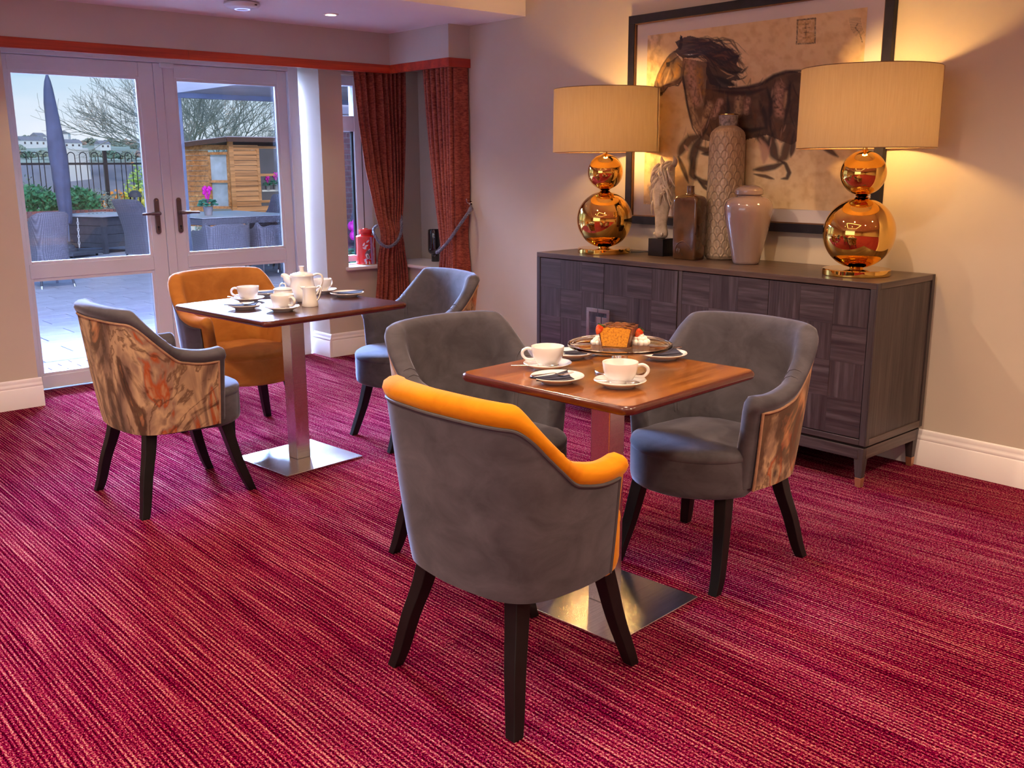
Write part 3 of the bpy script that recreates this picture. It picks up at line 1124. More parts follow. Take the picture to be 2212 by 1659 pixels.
def napkin(label, x, y, z, deg, w=.085, l=.15, roll=False):
    """dark paper napkin folded in two wings, lying across a plate"""
    m = MB()
    # a folded triangle: two layers that meet along a raised crease
    def layer(pts, th):
        n = len(pts)
        vs = [Vector(p) for p in pts] + [Vector(p) + Vector((0, 0, th)) for p in pts]
        m.add(vs, [tuple(reversed(range(n))), tuple(range(n, 2 * n))] + [(i, (i + 1) % n, n + (i + 1) % n, n + i) for i in range(n)])
    layer([(-l * .5, -w * .15, .002), (0, -w * .5, .0), (l * .42, -w * .45, .001), (l * .45, w * .1, .003), (l * .1, w * .25, .004), (-l * .2, w * .2, .003)], .002)
    layer([(-l * .62, -w * .02, .009), (-l * .25, -w * .30, .004), (l * .38, -w * .30, .004), (l * .52, w * .45, .010), (l * .2, w * .2, .007), (-l * .3, w * .12, .005)], .002)
    layer([(-l * .65, .0, .012), (-l * .4, -w * .16, .007), (l * .1, -w * .1, .0065), (l * .56, w * .5, .013), (l * .05, w * .16, .009), (-l * .42, w * .12, .008)], .0015)
    m.xf(Matrix.Translation((x, y, z)) @ Matrix.Rotation(R_(deg), 4, 'Z'))
    o = m.build('paper_napkin', 'napkin', smooth=False)
    return tag(o, label, 'napkin', 'dark napkins on the side plates')


# near table
z1 = H1 + .001
p = at(1183, 796, z=z1)
saucer('white saucer under the left cup on the near table', p.x, p.y, z1)
cup('white cup on the left of the near table, its handle to the left', p.x, p.y, z1 + .0085, LAWN - 6)
d = Vector((math.cos(R_(LAWN)), math.sin(R_(LAWN)), 0))
fw = Vector((-math.cos(YAW), -math.sin(YAW), 0))
rt = -d
q = p + fw * .045 + rt * .012
spoon('teaspoon in the saucer of the left cup on the near table', (q.x, q.y, z1 + .019), RIGHT + 180 + 6, .125, 0)
p = at(1339, 834, z=z1)
saucer('white saucer under the front right cup on the near table', p.x, p.y, z1)
cup('white cup at the front of the near table, its handle to the right', p.x, p.y, z1 + .0085, RIGHT - 4)
q = p + fw * .044 + rt * .03
spoon('teaspoon in the saucer of the front right cup on the near table', (q.x, q.y, z1 + .019), RIGHT + 180 - 12, .105, 0)
PG = 'white side plates on the tables'
p = at(1204, 825, z=z1)
saucer('white side plate at the front left of the near table', p.x, p.y, z1, .078, 'side_plate', 'plate', PG)
napkin('dark napkin with a fork across the front left plate of the near table', p.x - .018, p.y - .002, z1 + .0115, RIGHT + 24, .075, .12)
q = p + rt * .030 + fw * .002
fork('small fork on the napkin of the front left plate, near table', (q.x, q.y, z1 + .0235), RIGHT + 180 + 22, .115)
p = at(1431, 774, z=z1)
saucer('white side plate on the right of the near table', p.x, p.y, z1, .079, 'side_plate', 'plate', PG)
napkin('dark napkin across the right plate of the near table', p.x + .012, p.y, z1 + .0115, RIGHT + 26, .085, .12)
q = p + rt * -.022 + fw * .012
fork('small fork on the napkin of the right plate, near table', (q.x, q.y, z1 + .0235), RIGHT + 34, .105)
p = at(1234, 772, z=z1)
saucer('white side plate behind the left cup on the near table', p.x - .0, p.y, z1, .073, 'side_plate', 'plate', PG)
napkin('dark napkin on the plate behind the left cup, near table', p.x + .01, p.y - .005, z1 + .0115, RIGHT + 18, .05, .085)
p = at(1304, 766, z=z1)
saucer('white saucer behind the cake stand on the near table', p.x + .015, p.y + .01, z1, .066, 'side_plate', 'plate', PG)

# cake stand
ct = thing('cake_stand', 'round glass cake stand on a steel stem in the middle of the near table', 'cake stand', (2.148, 1.926, z1))
MB().lathe([(1e-5, .0), (.074, .0), (.0755, .003), (.074, .0055), (1e-5, .0055)], 48, cap=False).build('foot', 'steel', ct)
MB().lathe([(.024, .0056), (.024, .078), (.027, .0795)], 32).build('stem', 'chrome', ct)
MB().lathe([(1e-5, .080), (.144, .080), (.153, .078), (.157, .081), (.157, .087), (.153, .089), (.147, .0875), (1e-5, .087)], 64, cap=False).build('glass_plate', 'clear', ct)
zc = z1 + .0885
LC = Vector((2.125, 1.912, zc))
LA = R_(210)                      # direction the cut face looks to
fn = Vector((math.cos(LA), math.sin(LA), 0))
sd = Vector((-math.sin(LA), math.cos(LA), 0)) * -1
CG = 'slices of loaf cake on the stand'
labs = ['front slice of the loaf cake, its orange cut face to the camera', 'second slice of the loaf cake, leaning on the front one', 'third slice of the loaf cake, behind the second', 'last slice of the loaf cake, at the back']
random.seed(4)
for k in range(4):
    t = thing('cake_slice', labs[k], 'cake', LC - fn * (.0245 * k - .040), math.atan2(fn.y, fn.x) + R_(random.uniform(-3, 3)), CG)
    # local x = face normal, y = width
    hh = .060 + .002 * math.sin(k * 2)
    wb, wt = .040, .051
    nn = 12
    def outline(g=0):
        P = [(-wb + g, g * .6), (wb - g, g * .6)]
        for j in range(nn + 1):
            u = 1 - 2 * j / nn
            P.append(((wt - g) * u, hh - g * .6 - .004 * u * u + .0012 * math.sin(j * 2.3 + k)))
        return P
    o_ = outline(0)
    m = MB()
    vs = [(-.0115, a, b) for a, b in o_] + [(.0105, a, b) for a, b in o_]
    n_ = len(o_)
    m.add(vs, [tuple(range(n_)), tuple(reversed(range(n_, 2 * n_)))] + [(i, (i + 1) % n_, n_ + (i + 1) % n_, n_ + i) for i in range(n_)])
    m.build('crust', 'crust', t, ang=30)
    i_ = outline(.0035)
    m = MB()
    for xx in (.0106, -.0116):
        vs = [(xx, a, b) for a, b in i_] + [(xx + .0012, a * .99, b) for a, b in i_]
        m.add(vs, [tuple(range(n_)), tuple(reversed(range(n_, 2 * n_)))] + [(i, (i + 1) % n_, n_ + (i + 1) % n_, n_ + i) for i in range(n_)])
    m.build('sponge', 'cake', t, ang=30)
    sy = MB()
    for j in range(7):
        y0 = random.uniform(-.045, .04)
        sy.sphere((random.uniform(-.009, .009), y0, hh - .0015), .005, 8, 5, (1, random.uniform(1, 2.4), .35))
    sy.build('syrup', 'syrup', t)
sy = MB().sphere((0, 0, 0), .03, 20, 6, (1.5, 1.6, .04)).build('syrup_pool', 'syrup')
sy.location = LC + Vector((.0, .0, .0006)) + fn * .02
tag(sy, 'thin dark syrup pooled under the loaf cake', 'syrup')


def swirl(label, loc, s=1.0):
    m = MB()
    for lv, (rad, z, r, n) in enumerate(((.017, .006, .0085, 8), (.011, .014, .0075, 6), (.004, .021, .007, 3))):
        for k in range(n):
            a = 2 * math.pi * (k + .5 * lv) / n
            m.sphere((rad * math.cos(a), rad * math.sin(a), z), r, 10, 7, (1, 1, .95))
    m.sphere((0, 0, .008), .014, 12, 8)
    o = m.build('cream_swirl', 'cream')
    o.location = loc
    o.scale = (s, s, s)
    return tag(o, label, 'cream', 'whipped cream beside the cake')


cr = LC + fn * .040 - Vector((0, 0, 0)) + sd * -.0
right = rt
pr = LC + right * .066 + fn * .006
swirl('piped cream rosette at the right of the loaf cake', (pr.x, pr.y, zc + .001), 1.2)
pl = LC - right * .050 - fn * .0
swirl('piped cream rosette half hidden at the left of the loaf cake', (pl.x - .004, pl.y + .012, zc + .001), .85)


def berry(label, loc, ax, s=1.0):
    t = thing('strawberry_half', label, 'strawberry', loc, 0, 'strawberry halves on the cake')
    m = MB()
    rows = []
    for r, z in ((.0005, 0), (.005, .004), (.009, .011), (.0115, .020), (.010, .027), (.004, .030)):
        rows.append([(r * math.cos(a) * .55 if math.cos(a) < 0 else r * math.cos(a), r * math.sin(a), z) for a in [2 * math.pi * k / 16 for k in range(16)]])
    m.grid(rows, closev=True)
    m.f.append(tuple(range(16)))
    m.f.append(tuple(range(80, 96)))
    m.build('flesh', 'berry', t)
    l = MB()
    for k in range(5):
        a = 2 * math.pi * k / 5
        c, s_ = math.cos(a), math.sin(a)
        l.add([(0, 0, .030), (.006 * c - .003 * s_, .006 * s_ + .003 * c, .033), (.012 * c, .012 * s_, .031), (.006 * c + .003 * s_, .006 * s_ - .003 * c, .033), (.005 * c, .005 * s_, .0285)], [(0, 1, 2, 3), (0, 3, 2, 4), (0, 4, 2, 1)])
    l.build('leaves', 'leaf', t, smooth=False)
    t.rotation_mode = 'QUATERNION'
    t.rotation_quaternion = Vector(ax).to_track_quat('Z', 'Y')
    t.scale = (s, s, s)
    return t


b1 = at(1284, 711, x=None, z=zc + .036)
berry('strawberry half standing at the left end of the loaf cake', (LC - right * .056 + fn * .036 + Vector((0, 0, .036))), tuple(right * .45 + Vector((0, 0, 1))), 1.0)
berry('strawberry half resting on the right cream rosette', (LC + right * .052 + fn * .012 + Vector((0, 0, .0225))), tuple(right * .8 + Vector((0, 0, 1))), 1.0)

# far table
z2 = H2 + .001
p = at(537, 651, z=z2)
saucer('white saucer under the left cup on the far table', p.x, p.y, z2)
cup('white cup at the left of the far table, its handle to the left', p.x, p.y, z2 + .0085, LAWN)
q = p + fw * .045 - rt * .02
spoon('teaspoon in the saucer of the left cup on the far table', (q.x, q.y, z2 + .019), RIGHT + 180 - 30, .085)
p = at(611, 671, z=z2)
saucer('white saucer under the front cup on the far table', p.x, p.y, z2)
cup('white cup at the front of the far table, its handle to the right', p.x, p.y, z2 + .0085, RIGHT - 35)
q = p + fw * .046 + rt * .02
spoon('teaspoon in the saucer of the front cup on the far table', (q.x, q.y, z2 + .019), RIGHT + 180 - 4, .10)
p = at(529, 667, z=z2)
saucer('white side plate at the front left of the far table', p.x, p.y, z2, .073, 'side_plate', 'plate', PG)
napkin('dark napkin across the front left plate of the far table', p.x - .01, p.y, z2 + .0115, RIGHT + 14, .07, .13)
q = p + rt * .022
fork('small fork on the napkin of the front left plate, far table', (q.x, q.y, z2 + .0235), RIGHT + 190, .11)
p = at(750, 640, z=z2)
saucer('white side plate on the right of the far table', p.x, p.y, z2, .082, 'side_plate', 'plate', PG)
napkin('dark napkin across the right plate of the far table', p.x + .01, p.y, z2 + .0115, RIGHT + 14, .07, .14)
p = at(577, 639, z=z2)
saucer('white side plate at the back of the far table, behind the left cup', p.x, p.y, z2, .072, 'side_plate', 'plate', PG)
napkin('dark napkin on the back plate of the far table', p.x, p.y, z2 + .0115, RIGHT + 16, .06, .12)
p = at(697, 633, z=z2)
saucer('white saucer under the back cup on the far table', p.x, p.y, z2, .070)
cup('white cup half hidden behind the coffee pot on the far table', p.x - .005, p.y, z2 + .0085, RIGHT + 60)

p = at(613, 657, z=z2)
sg = thing('sugar_bowl', 'white lidded sugar bowl behind the front cup on the far table', 'sugar bowl', (p.x, p.y, z2), R_(RIGHT))
MB().lathe([(.030, .002), (.048, 0), (.051, .004), (.0505, .02), (.046, .045), (.041, .064), (.040, .068), (.038, .068), (.043, .04), (.02, .01), (1e-5, .01)], 36, cap=False).build('bowl', 'china', sg)
MB().lathe([(.041, .066), (.0435, .069), (.042, .072), (.03, .076), (.012, .079), (1e-5, .0795)], 36, cap=False).build('lid', 'china', sg)
MB().tube(smoothpath([(-.014, 0, .077), (-.012, 0, .090), (0, 0, .096), (.012, 0, .090), (.014, 0, .077)], 5), .0028, 8, flat=(1, 1.6)).build('lid_loop', 'china', sg)

p = at(655, 650, z=z2)
pt_ = thing('coffee_pot', 'tall white coffee pot with a knobbed lid in the middle of the far table', 'coffee pot', (p.x, p.y, z2), R_(RIGHT))
MB().lathe([(1e-5, .004), (.050, .0), (.058, .006), (.063, .022), (.0625, .045), (.056, .075), (.052, .095), (.0525, .112), (.056, .120), (.054, .1215), (.049, .116), (1e-5, .114)], 40, cap=False).build('body', 'china', pt_)
MB().lathe([(.056, .120), (.054, .125), (.040, .131), (.020, .135), (.011, .137), (.009, .150), (.0115, .160), (.012, .163), (1e-5, .164)], 32, cap=False).build('lid', 'china', pt_)
MB().tube(smoothpath([(-.046, 0, .085), (-.066, 0, .10), (-.078, 0, .115), (-.090, 0, .119), (-.094, 0, .112)], 4), [.020, .0195, .019, .018, .017, .016, .015, .014, .0125, .011, .010, .009, .008, .0065, .005, .0045, .004], 12, flat=(1.2, .8)).build('spout', 'china', pt_)
MB().tube(smoothpath([(.050, 0, .119), (.075, 0, .126), (.092, 0, .117), (.094, 0, .092), (.082, 0, .060), (.067, 0, .033), (.060, 0, .030)], 5), .0050, 10, flat=(1, 1.5)).build('handle', 'china', pt_)

p = at(670, 661, z=z2)
mk = thing('milk_jug', 'small white milk jug in front of the coffee pot on the far table', 'jug', (p.x, p.y, z2), R_(RIGHT))
MB().lathe([(1e-5, .003), (.036, 0), (.0375, .004), (.034, .022), (.0300, .050), (.0300, .070), (.0325, .086), (.0318, .087), (.028, .07), (.028, .05), (1e-5, .02)], 32, cap=False).build('body', 'china', mk)
MB().tube([(-.022, 0, .079), (-.033, 0, .084), (-.043, 0, .0885)], [.012, .0075, .0025], 10, flat=(.9, 1)).build('spout', 'china', mk)
MB().tube(smoothpath([(.030, 0, .080), (.046, 0, .090), (.054, 0, .082), (.050, 0, .060), (.040, 0, .034), (.033, 0, .026)], 5), .0036, 8, flat=(1, 1.5)).build('handle', 'china', mk)

# ------------------------------------------------------------------ sideboard
sb = thing('sideboard', 'long dark oak sideboard with chequered veneer doors against the picture wall', 'sideboard', (3.737, 1.957, 0))
SBX0, SBX1, SBY0, SBY1, ST, SBZ = 0.0, .505, 0.0, 2.030, .882, .188
m = MB().box(0, SBX1, 0, SBY1, ST - .026, ST)
m.build('top_board', 'sbtop', sb, bevel=.002)
cdy = 1.015
for a_, b_, c_ in ((0, .026, 0), (SBY1 - .026, SBY1, 0), (cdy - .012, cdy + .012, .004)):
    MB().box(c_, SBX1, a_, b_, SBZ + (.026 if c_ else 0), ST - .026).build('upright', 'sbv', sb, bevel=.002)
MB().box(0, SBX1, .026, SBY1 - .026, SBZ, SBZ + .026).build('bottom_board', 'sbh', sb, bevel=.002)
MB().box(SBX1 - .012, SBX1, .026, SBY1 - .026, SBZ + .026, ST - .026).build('back_board', 'sbh', sb, bevel=.002)
# end panel, slightly recessed
for a_ in (0, SBX1 - .026):
    MB().box(a_, a_ + .026, -.006, 0, SBZ, ST).build('end_stile', 'sbv', sb, bevel=.0015)
M['endrail'] = m_wood('oak end rail', (.05, .032, .030, 1), (.085, .055, .048, 1), (.12, .08, .066, 1), 0, .7, .42, .15, .5)
for a_, b_ in ((ST - .026, ST), (SBZ, SBZ + .030)):
    MB().box(.026, SBX1 - .026, -.006, 0, a_, b_).build('end_rail', 'endrail', sb, bevel=.0015)
# plinth frame
MB().box(.008, SBX1 - .008, .008, SBY1 - .008, SBZ - .012, SBZ).build('shadow_gap', 'rubber', sb, smooth=False)
for a_, b_, c_, d_, mm_ in ((.004, .026, .03, SBY1 - .03, 'sbh'), (SBX1 - .026, SBX1 - .004, .03, SBY1 - .03, 'sbh'), (.03, SBX1 - .03, .004, .026, 'endrail'), (.03, SBX1 - .03, SBY1 - .026, SBY1 - .004, 'endrail')):
    MB().box(a_, b_, c_, d_, SBZ - .062, SBZ - .012).build('plinth_rail', mm_, sb, bevel=.0015)


def frustum(cx_, cy_, z0, z1, a0, a1, ox=0, oy=0):
    m = MB()
    P = [[(cx_ + ox + sx * a0, cy_ + oy + sy * a0, z0) for sx, sy in ((-1, -1), (1, -1), (1, 1), (-1, 1))], [(cx_ + sx * a1, cy_ + sy * a1, z1) for sx, sy in ((-1, -1), (1, -1), (1, 1), (-1, 1))]]
    m.grid(P, closev=True)
    m.f += [(3, 2, 1, 0), (4, 5, 6, 7)]
    return m


for lx, ox in ((.028, -.006), (SBX1 - .028, .0)):
    for ly, oy in ((.028, -.006), (SBY1 / 2 - .02, 0), (SBY1 - .028, .006)):
        l = frustum(lx, ly, .042, SBZ - .012, .0145, .024, ox * .7, oy * .7).build('leg', 'sbv', sb, bevel=.0015)
        frustum(lx + ox * .7, ly + oy * .7, 0.0005, .042, .0125, .0148, ox * .3, oy * .3).build('brass_tip', 'brass', l, bevel=.001)
# doors with veneer squares
z0, z1_ = SBZ + .030, ST - .030
edges = [.029, .512, 1.000, 1.030, 1.517, SBY1 - .029]
doors = [(edges[0], edges[1] - .0015, 3), (edges[1] + .0015, edges[2], 3), (edges[3], edges[4] - .0015, 3), (edges[4] + .0015, edges[5], 3)]
random.seed(2)
for di, (ya, yb, nc) in enumerate(doors):
    d = MB().box(.005, .022, ya, yb, z0, z1_).build('door', 'sbh', sb, bevel=.001)
    nr = 4
    for i in range(nc):
        for j in range(nr):
            a, b_ = ya + (yb - ya) * i / nc, ya + (yb - ya) * (i + 1) / nc
            c_, d_ = z0 + (z1_ - z0) * j / nr, z0 + (z1_ - z0) * (j + 1) / nr
            pr_ = random.uniform(0, .0009)
            o = MB().box(.0028 - pr_, .0052, a + .0003, b_ - .0003, c_ + .0003, d_ - .0003).build('veneer_square', TILE[((i + j + di) % 2) + 2 * random.randint(0, 1)], d, smooth=False)
    if di in (2, 3):
        yh = edges[4] + (-1 if di == 2 else 1) * .0025
        s_ = -1 if di == 2 else 1
        zh = .50
        h = MB()
        w_, hh_ = .080, .240

        def bar(y0, y1, za, zb, xa=-.042, xb=-.032):
            h.box(xa, xb, min(y0, y1), max(y0, y1), za, zb)
        bar(yh, yh + s_ * w_, zh + hh_ / 2 - .020, zh + hh_ / 2)
        bar(yh, yh + s_ * w_, zh - hh_ / 2, zh - hh_ / 2 + .020)
        bar(yh + s_ * (w_ - .020), yh + s_ * w_, zh - hh_ / 2 + .0202, zh + hh_ / 2 - .0202)
        bar(yh, yh + s_ * .038, zh - .072, zh + .072, -.014, .003)
        for q_ in (-1, 1):
            bar(yh + s_ * .004, yh + s_ * .016, zh + q_ * .108 - .006, zh + q_ * .108 + .006, -.034, .003)
        h.build('handle', m_brushed(), d, bevel=.001)

# ------------------------------------------------------------------ table lamps
zs_ = ST


def table_lamp(label, x, y):
    t = thing('table_lamp', label, 'lamp', (x, y, zs_), R_(40), 'gold ball table lamps')
    MB().lathe([(1e-5, 0), (.141, 0), (.144, .003), (.144, .025), (.141, .0285), (1e-5, .0285)], 64, cap=False).build('base', 'gold', t)
    s1 = MB().sphere((0, 0, .182), .152, 64, 40)
    s1.build('lower_ball', 'gold', t, ang=80)
    MB().lathe([(.028, .026), (.03, .036)], 32).lathe([(.016, .330), (.034, .334), (.020, .338), (.034, .342), (.016, .346)], 32).build('collar', 'gold', t)
    MB().sphere((0, 0, .437), .0955, 56, 32).build('upper_ball', 'gold', t, ang=80)
    MB().lathe([(.014, .528), (.017, .532), (.010, .536), (.010, .585), (.012, .59), (.012, .60)], 20).build('stem', 'gold', t)
    zb, zt, rr = .541, .868, .284
    MB().lathe([(rr, zb), (rr + .001, zb + .002), (rr - .002, zt - .002), (rr - .003, zt)], 96, cap=False).build('lamp_shade', 'shade', t)
    for z, r in ((zb, rr), (zt, rr - .003)):
        MB().tube([(r * math.cos(2 * math.pi * k / 64), r * math.sin(2 * math.pi * k / 64), z) for k in range(64)], .0018, 6, closed=True).build('shade_rim', 'framein', t)
    sm = MB().box(rr - .0015, rr + .0015, -.006, .006, zb, zt)
    sm.xf(Matrix.Rotation(R_(-105), 4, 'Z'))
    sm.build('shade_seam', 'shade', t)
    f = MB()
    for k in range(3):
        a = 2 * math.pi * k / 3
        f.tube([(0, 0, zt - .012), ((rr - .003) * math.cos(a), (rr - .003) * math.sin(a), zt - .004)], .002, 6)
    f.tube([(0, 0, .60), (0, 0, .64)], .0135, 12)
    for s in (-1, 1):
        f.tube(smoothpath([(0, s * .012, .60), (0, s * .055, .68), (0, s * .05, .78), (0, 0, zt - .012)], 5), .0018, 6)
    f.build('shade_carrier', 'gold', t)
    MB().sphere((0, 0, .70), .028, 16, 12).build('bulb', 'bulb', t)
    MB().lathe([(.004, zt - .012), (.004, zt + .004), (.012, zt + .006), (.014, zt + .010), (.010, zt + .019), (1e-5, zt + .023)], 20).build('finial', 'gold', t)
    return t


LX = 3.968
table_lamp('gold two-ball table lamp at the left end of the sideboard', LX, 3.690)
table_lamp('gold two-ball table lamp at the right end of the sideboard', LX, 2.180)
for y in (3.690, 2.180):
    light('table_lamp_bulb', 'POINT', (LX, y, zs_ + .70), 30, (1.0, .56, .17), shadow_soft_size=.035)
cd = MB().tube(smoothpath([(LX + .09, 3.572, zs_ + .006), (LX + .13, 3.50, zs_ + .010), (LX + .17, 3.43, zs_ + .010), (LX + .20, 3.34, zs_ + .004), (4.25, 3.30, zs_ + .004)], 5), .003, 8).build('lamp_cord', 'cord')
tag(cd, 'thin black flex running from the left lamp behind the black block', 'cable')

# ------------------------------------------------------------------ ornaments
p = at(1424, 552, z=zs_)
bl = thing('horse_head_sculpture', 'pale carved horse head, nose down on a black stone block, on the sideboard', 'sculpture', (4.065, 3.365, zs_))
MB().box(-.048, .048, -.050, .050, 0, .094).build('block', 'black', bl, bevel=.002)
# the head hangs nose down: rings from muzzle to poll, u = across (y), v = depth (x)
rings = [  # z, cy, half width (y), half depth (x), cx
    (.094, .000, .018, .020, .0), (.100, .0, .034, .034, .0), (.115, .0, .041, .042, .0), (.133, .001, .040, .043, -.001), (.150, .002, .035, .039, -.002),
    (.175, .003, .033, .038, .0), (.205, .005, .036, .041, .004), (.235, .007, .042, .046, .008), (.265, .010, .050, .052, .012), (.295, .012, .058, .058, .016),
    (.325, .014, .064, .062, .018), (.355, .013, .067, .064, .020), (.385, .010, .066, .062, .022), (.415, .006, .060, .058, .024), (.445, .0, .052, .052, .026), (.475, -.008, .042, .044, .028), (.497, -.014, .026, .030, .030), (.505, -.016, .008, .010, .030)]
rows = []
random.seed(11)
for z, cy_, hw, hd, cx_ in rings:
    row = []
    for k in range(24):
        a = 2 * math.pi * k / 24
        c_, s_ = math.cos(a), math.sin(a)
        e_ = 1 - .16 * abs(s_ * c_) * 2
        x_ = cx_ + hd * c_ * e_
        y_ = cy_ + hw * s_ * e_
        # bony face: narrow ridge towards the viewer (-x)
        if c_ < 0: x_ -= .010 * abs(c_) ** 3 * (1 if .16 < z < .42 else .3)
        # cheek plate
        if .27 < z < .37: y_ += .007 * s_ * abs(s_)
        row.append((x_, y_, z))
    rows.append(row)
m = MB().grid(rows, closev=True)
m.f.append(tuple(range(24)))
m.f.append(tuple(range((len(rows) - 1) * 24, len(rows) * 24)))
hd_ = m.build('head', 'bust', bl, ang=70)
ft = MB()
for s in (-1, 1):
    ft.sphere((-.026, s * .046 + .012, .352), .013, 12, 8, (1.3, .6, .8))
    ft.tube(smoothpath([(-.030, s * .036 + .012, .372), (-.034, s * .050 + .012, .366), (-.020, s * .060 + .012, .352)], 4), .0065, 8)
    ft.sphere((-.028, s * .024, .118), .010, 10, 8, (.8, .7, 1))
    ft.tube(smoothpath([(.02, s * .060 + .01, .36), (.03, s * .062 + .01, .31), (.025, s * .050 + .01, .27)], 4), .008, 8)
ft.build('eye_and_nostril', 'bust', bl)
er = MB()
for s in (-1, 1):
    er.tube(smoothpath([(.03, s * .032 - .01, .475), (.022, s * .044 - .014, .505), (.010, s * .040 - .016, .530)], 4), [.014, .015, .0155, .015, .013, .010, .007, .004, .002], 10, flat=(.6, 1))
er.build('ear', 'bust', bl)
mn = MB()
for k in range(46):
    u = random.random()
    z = .50 - .20 * u * random.random()
    side = random.choice((-1, 1, 1))
    y0 = -.02 + random.uniform(-.03, .04)
    pts = [(.0 + random.uniform(-.02, .03), y0, z), (-.03 - .02 * random.random(), y0 + side * .02, z - .03), (-.032 * random.uniform(.6, 1.2), y0 + side * random.uniform(.03, .055), z - .075 - .04 * random.random())]
    mn.tube(smoothpath(pts, 4), [.006, .008, .009, .009, .009, .008, .006, .004, .002], 6, flat=(1, .7))
for k in range(16):
    z = .47 - .012 * k
    mn.tube(smoothpath([(.02, .03, z + .02), (.035, .062, z), (.03, .075 + .008 * random.random(), z - .04)], 4), [.006, .008, .009, .009, .009, .008, .006, .004, .002], 6)
mn.build('mane', 'bust', bl)
bl.scale = (1, 1, .98)

# flat brown bottle vase
bv = thing('bottle_vase', 'flat brown glazed bottle vase with a short neck, right of the horse head', 'vase', (4.005, 3.135, zs_))


def rrect(hx, hy, r, n=5):
    P = []
    for cx_, cy_, a0 in ((hx - r, hy - r, 0), (-hx + r, hy - r, 90), (-hx + r, -hy + r, 180), (hx - r, -hy + r, 270)):
        for k in range(n + 1):
            th = R_(a0 + 90 * k / n)
            P.append((cx_ + r * math.cos(th), cy_ + r * math.sin(th)))
    return P


rows = []
for z, hx, hy, r in ((0.0, .038, .066, .010), (.006, .043, .072, .012), (.05, .044, .0735, .012), (.20, .046, .075, .012), (.285, .047, .076, .013), (.303, .046, .075, .016), (.315, .042, .069, .020), (.322, .034, .056, .022), (.326, .024, .036, .020), (.330, .0195, .0225, .0185), (.338, .0175, .019, .017), (.365, .017, .0185, .0165), (.370, .018, .0195, .0175), (.370, .014, .0155, .0135), (.330, .013, .014, .012)):
    rows.append([(x_, y_, z) for x_, y_ in rrect(hx, hy, r)])
m = MB().grid(rows, closev=True)
m.f.append(tuple(range(24)))
m.f.append(tuple(range((len(rows) - 1) * 24, len(rows) * 24)))
m.build('body', 'bottle', bv, ang=50)
rl = MB()
rl.tube(smoothpath([(-.0450, .052, .03), (-.0456, .048, .062), (-.0460, .028, .085), (-.0464, -.004, .092), (-.0460, -.036, .072), (-.0458, -.056, .050)], 5), .0035, 8, flat=(.5, 1))
rl.sphere((-.0445, .034, .045), .012, 12, 8, (.25, 1, 1.2))
rl.build('relief_swirl', 'bottle', bv)

# tall scallop-relief vase
tv = thing('tall_vase', 'tall slender champagne vase with raised scallops, tallest piece on the sideboard', 'vase', (4.160, 3.035, zs_))
prof = [(.080, 0), (.088, .006), (.0925, .02), (.0925, .10), (.0915, .30), (.0890, .50), (.0880, .58), (.0865, .615), (.079, .638), (.064, .652), (.050, .660), (.0435, .664)]
zz, pr_ = [], []
for i in range(len(prof) - 1):
    n_ = max(2, int((prof[i + 1][1] - prof[i][1]) / .0028))
    for k in range(n_):
        u = k / n_
        pr_.append((prof[i][0] + (prof[i + 1][0] - prof[i][0]) * u, prof[i][1] + (prof[i + 1][1] - prof[i][1]) * u))
pr_.append(prof[-1])
NS, ROWH = 12, .034
rows = []
vc = []
na = 192
for r, z in pr_:
    row = []
    for k in range(na):
        th = 2 * math.pi * k / na
        best = 0
        gr = 1.0
        if .012 < z < .635:
            for rr_ in (0, 1, 2):
                j = math.floor(z / ROWH) - rr_
                off = .5 if j % 2 else 0
                u = (th / (2 * math.pi) * NS + off) % 1 - .5
                w_ = 2 * math.pi * r / NS
                dx = u * w_
                dz = z - j * ROWH
                rad = math.hypot(dx / (w_ * .52), dz / (ROWH * 1.25))
                if rad < 1:
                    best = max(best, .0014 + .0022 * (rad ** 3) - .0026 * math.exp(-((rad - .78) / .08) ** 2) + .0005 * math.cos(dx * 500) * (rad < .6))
                    gr = 1 - .42 * math.exp(-((rad - .80) / .10) ** 2) - .25 * math.exp(-(dx / .0016) ** 2) * (rad < .5)  # crease shade put into the vertex colour so the scallops show
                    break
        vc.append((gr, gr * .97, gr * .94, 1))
        row.append(((r + best - .0012) * math.cos(th), (r + best - .0012) * math.sin(th), z))
    rows.append(row)
m = MB().grid(rows, closev=True)
m.f.append(tuple(reversed(range(na))))
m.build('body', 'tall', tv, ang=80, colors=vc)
MB().lathe([(.0435, .660), (.0430, .668), (.0455, .685), (.0475, .704), (.0480, .712), (.0475, .716), (.040, .716), (.038, .67)], 48, cap=False).build('neck', 'neck', tv)
MB().lathe([(.0475, .7155), (.049, .717), (.049, .720), (.041, .720), (.040, .716)], 48, cap=False).build('rim', 'gold', tv)

# lidded urn
ur = thing('ginger_jar', 'glossy taupe lidded ginger jar, frontmost ornament on the sideboard', 'jar', (4.030, 2.800, zs_))
MB().lathe([(1e-5, .003), (.058, 0), (.063, .003), (.066, .015), (.076, .06), (.092, .13), (.107, .20), (.1145, .245), (.1165, .265), (.1145, .285), (.106, .303), (.092, .316), (.074, .323), (.062, .325), (.058, .330), (.057, .338)], 64, cap=False).build('body', 'taupe', ur, ang=80)
MB().lathe([(.060, .331), (.0665, .333), (.068, .339), (.0670, .349), (.0675, .354), (.062, .362), (.048, .371), (.028, .377), (1e-5, .379)], 56, cap=False).build('lid', 'taupe', ur, ang=80)


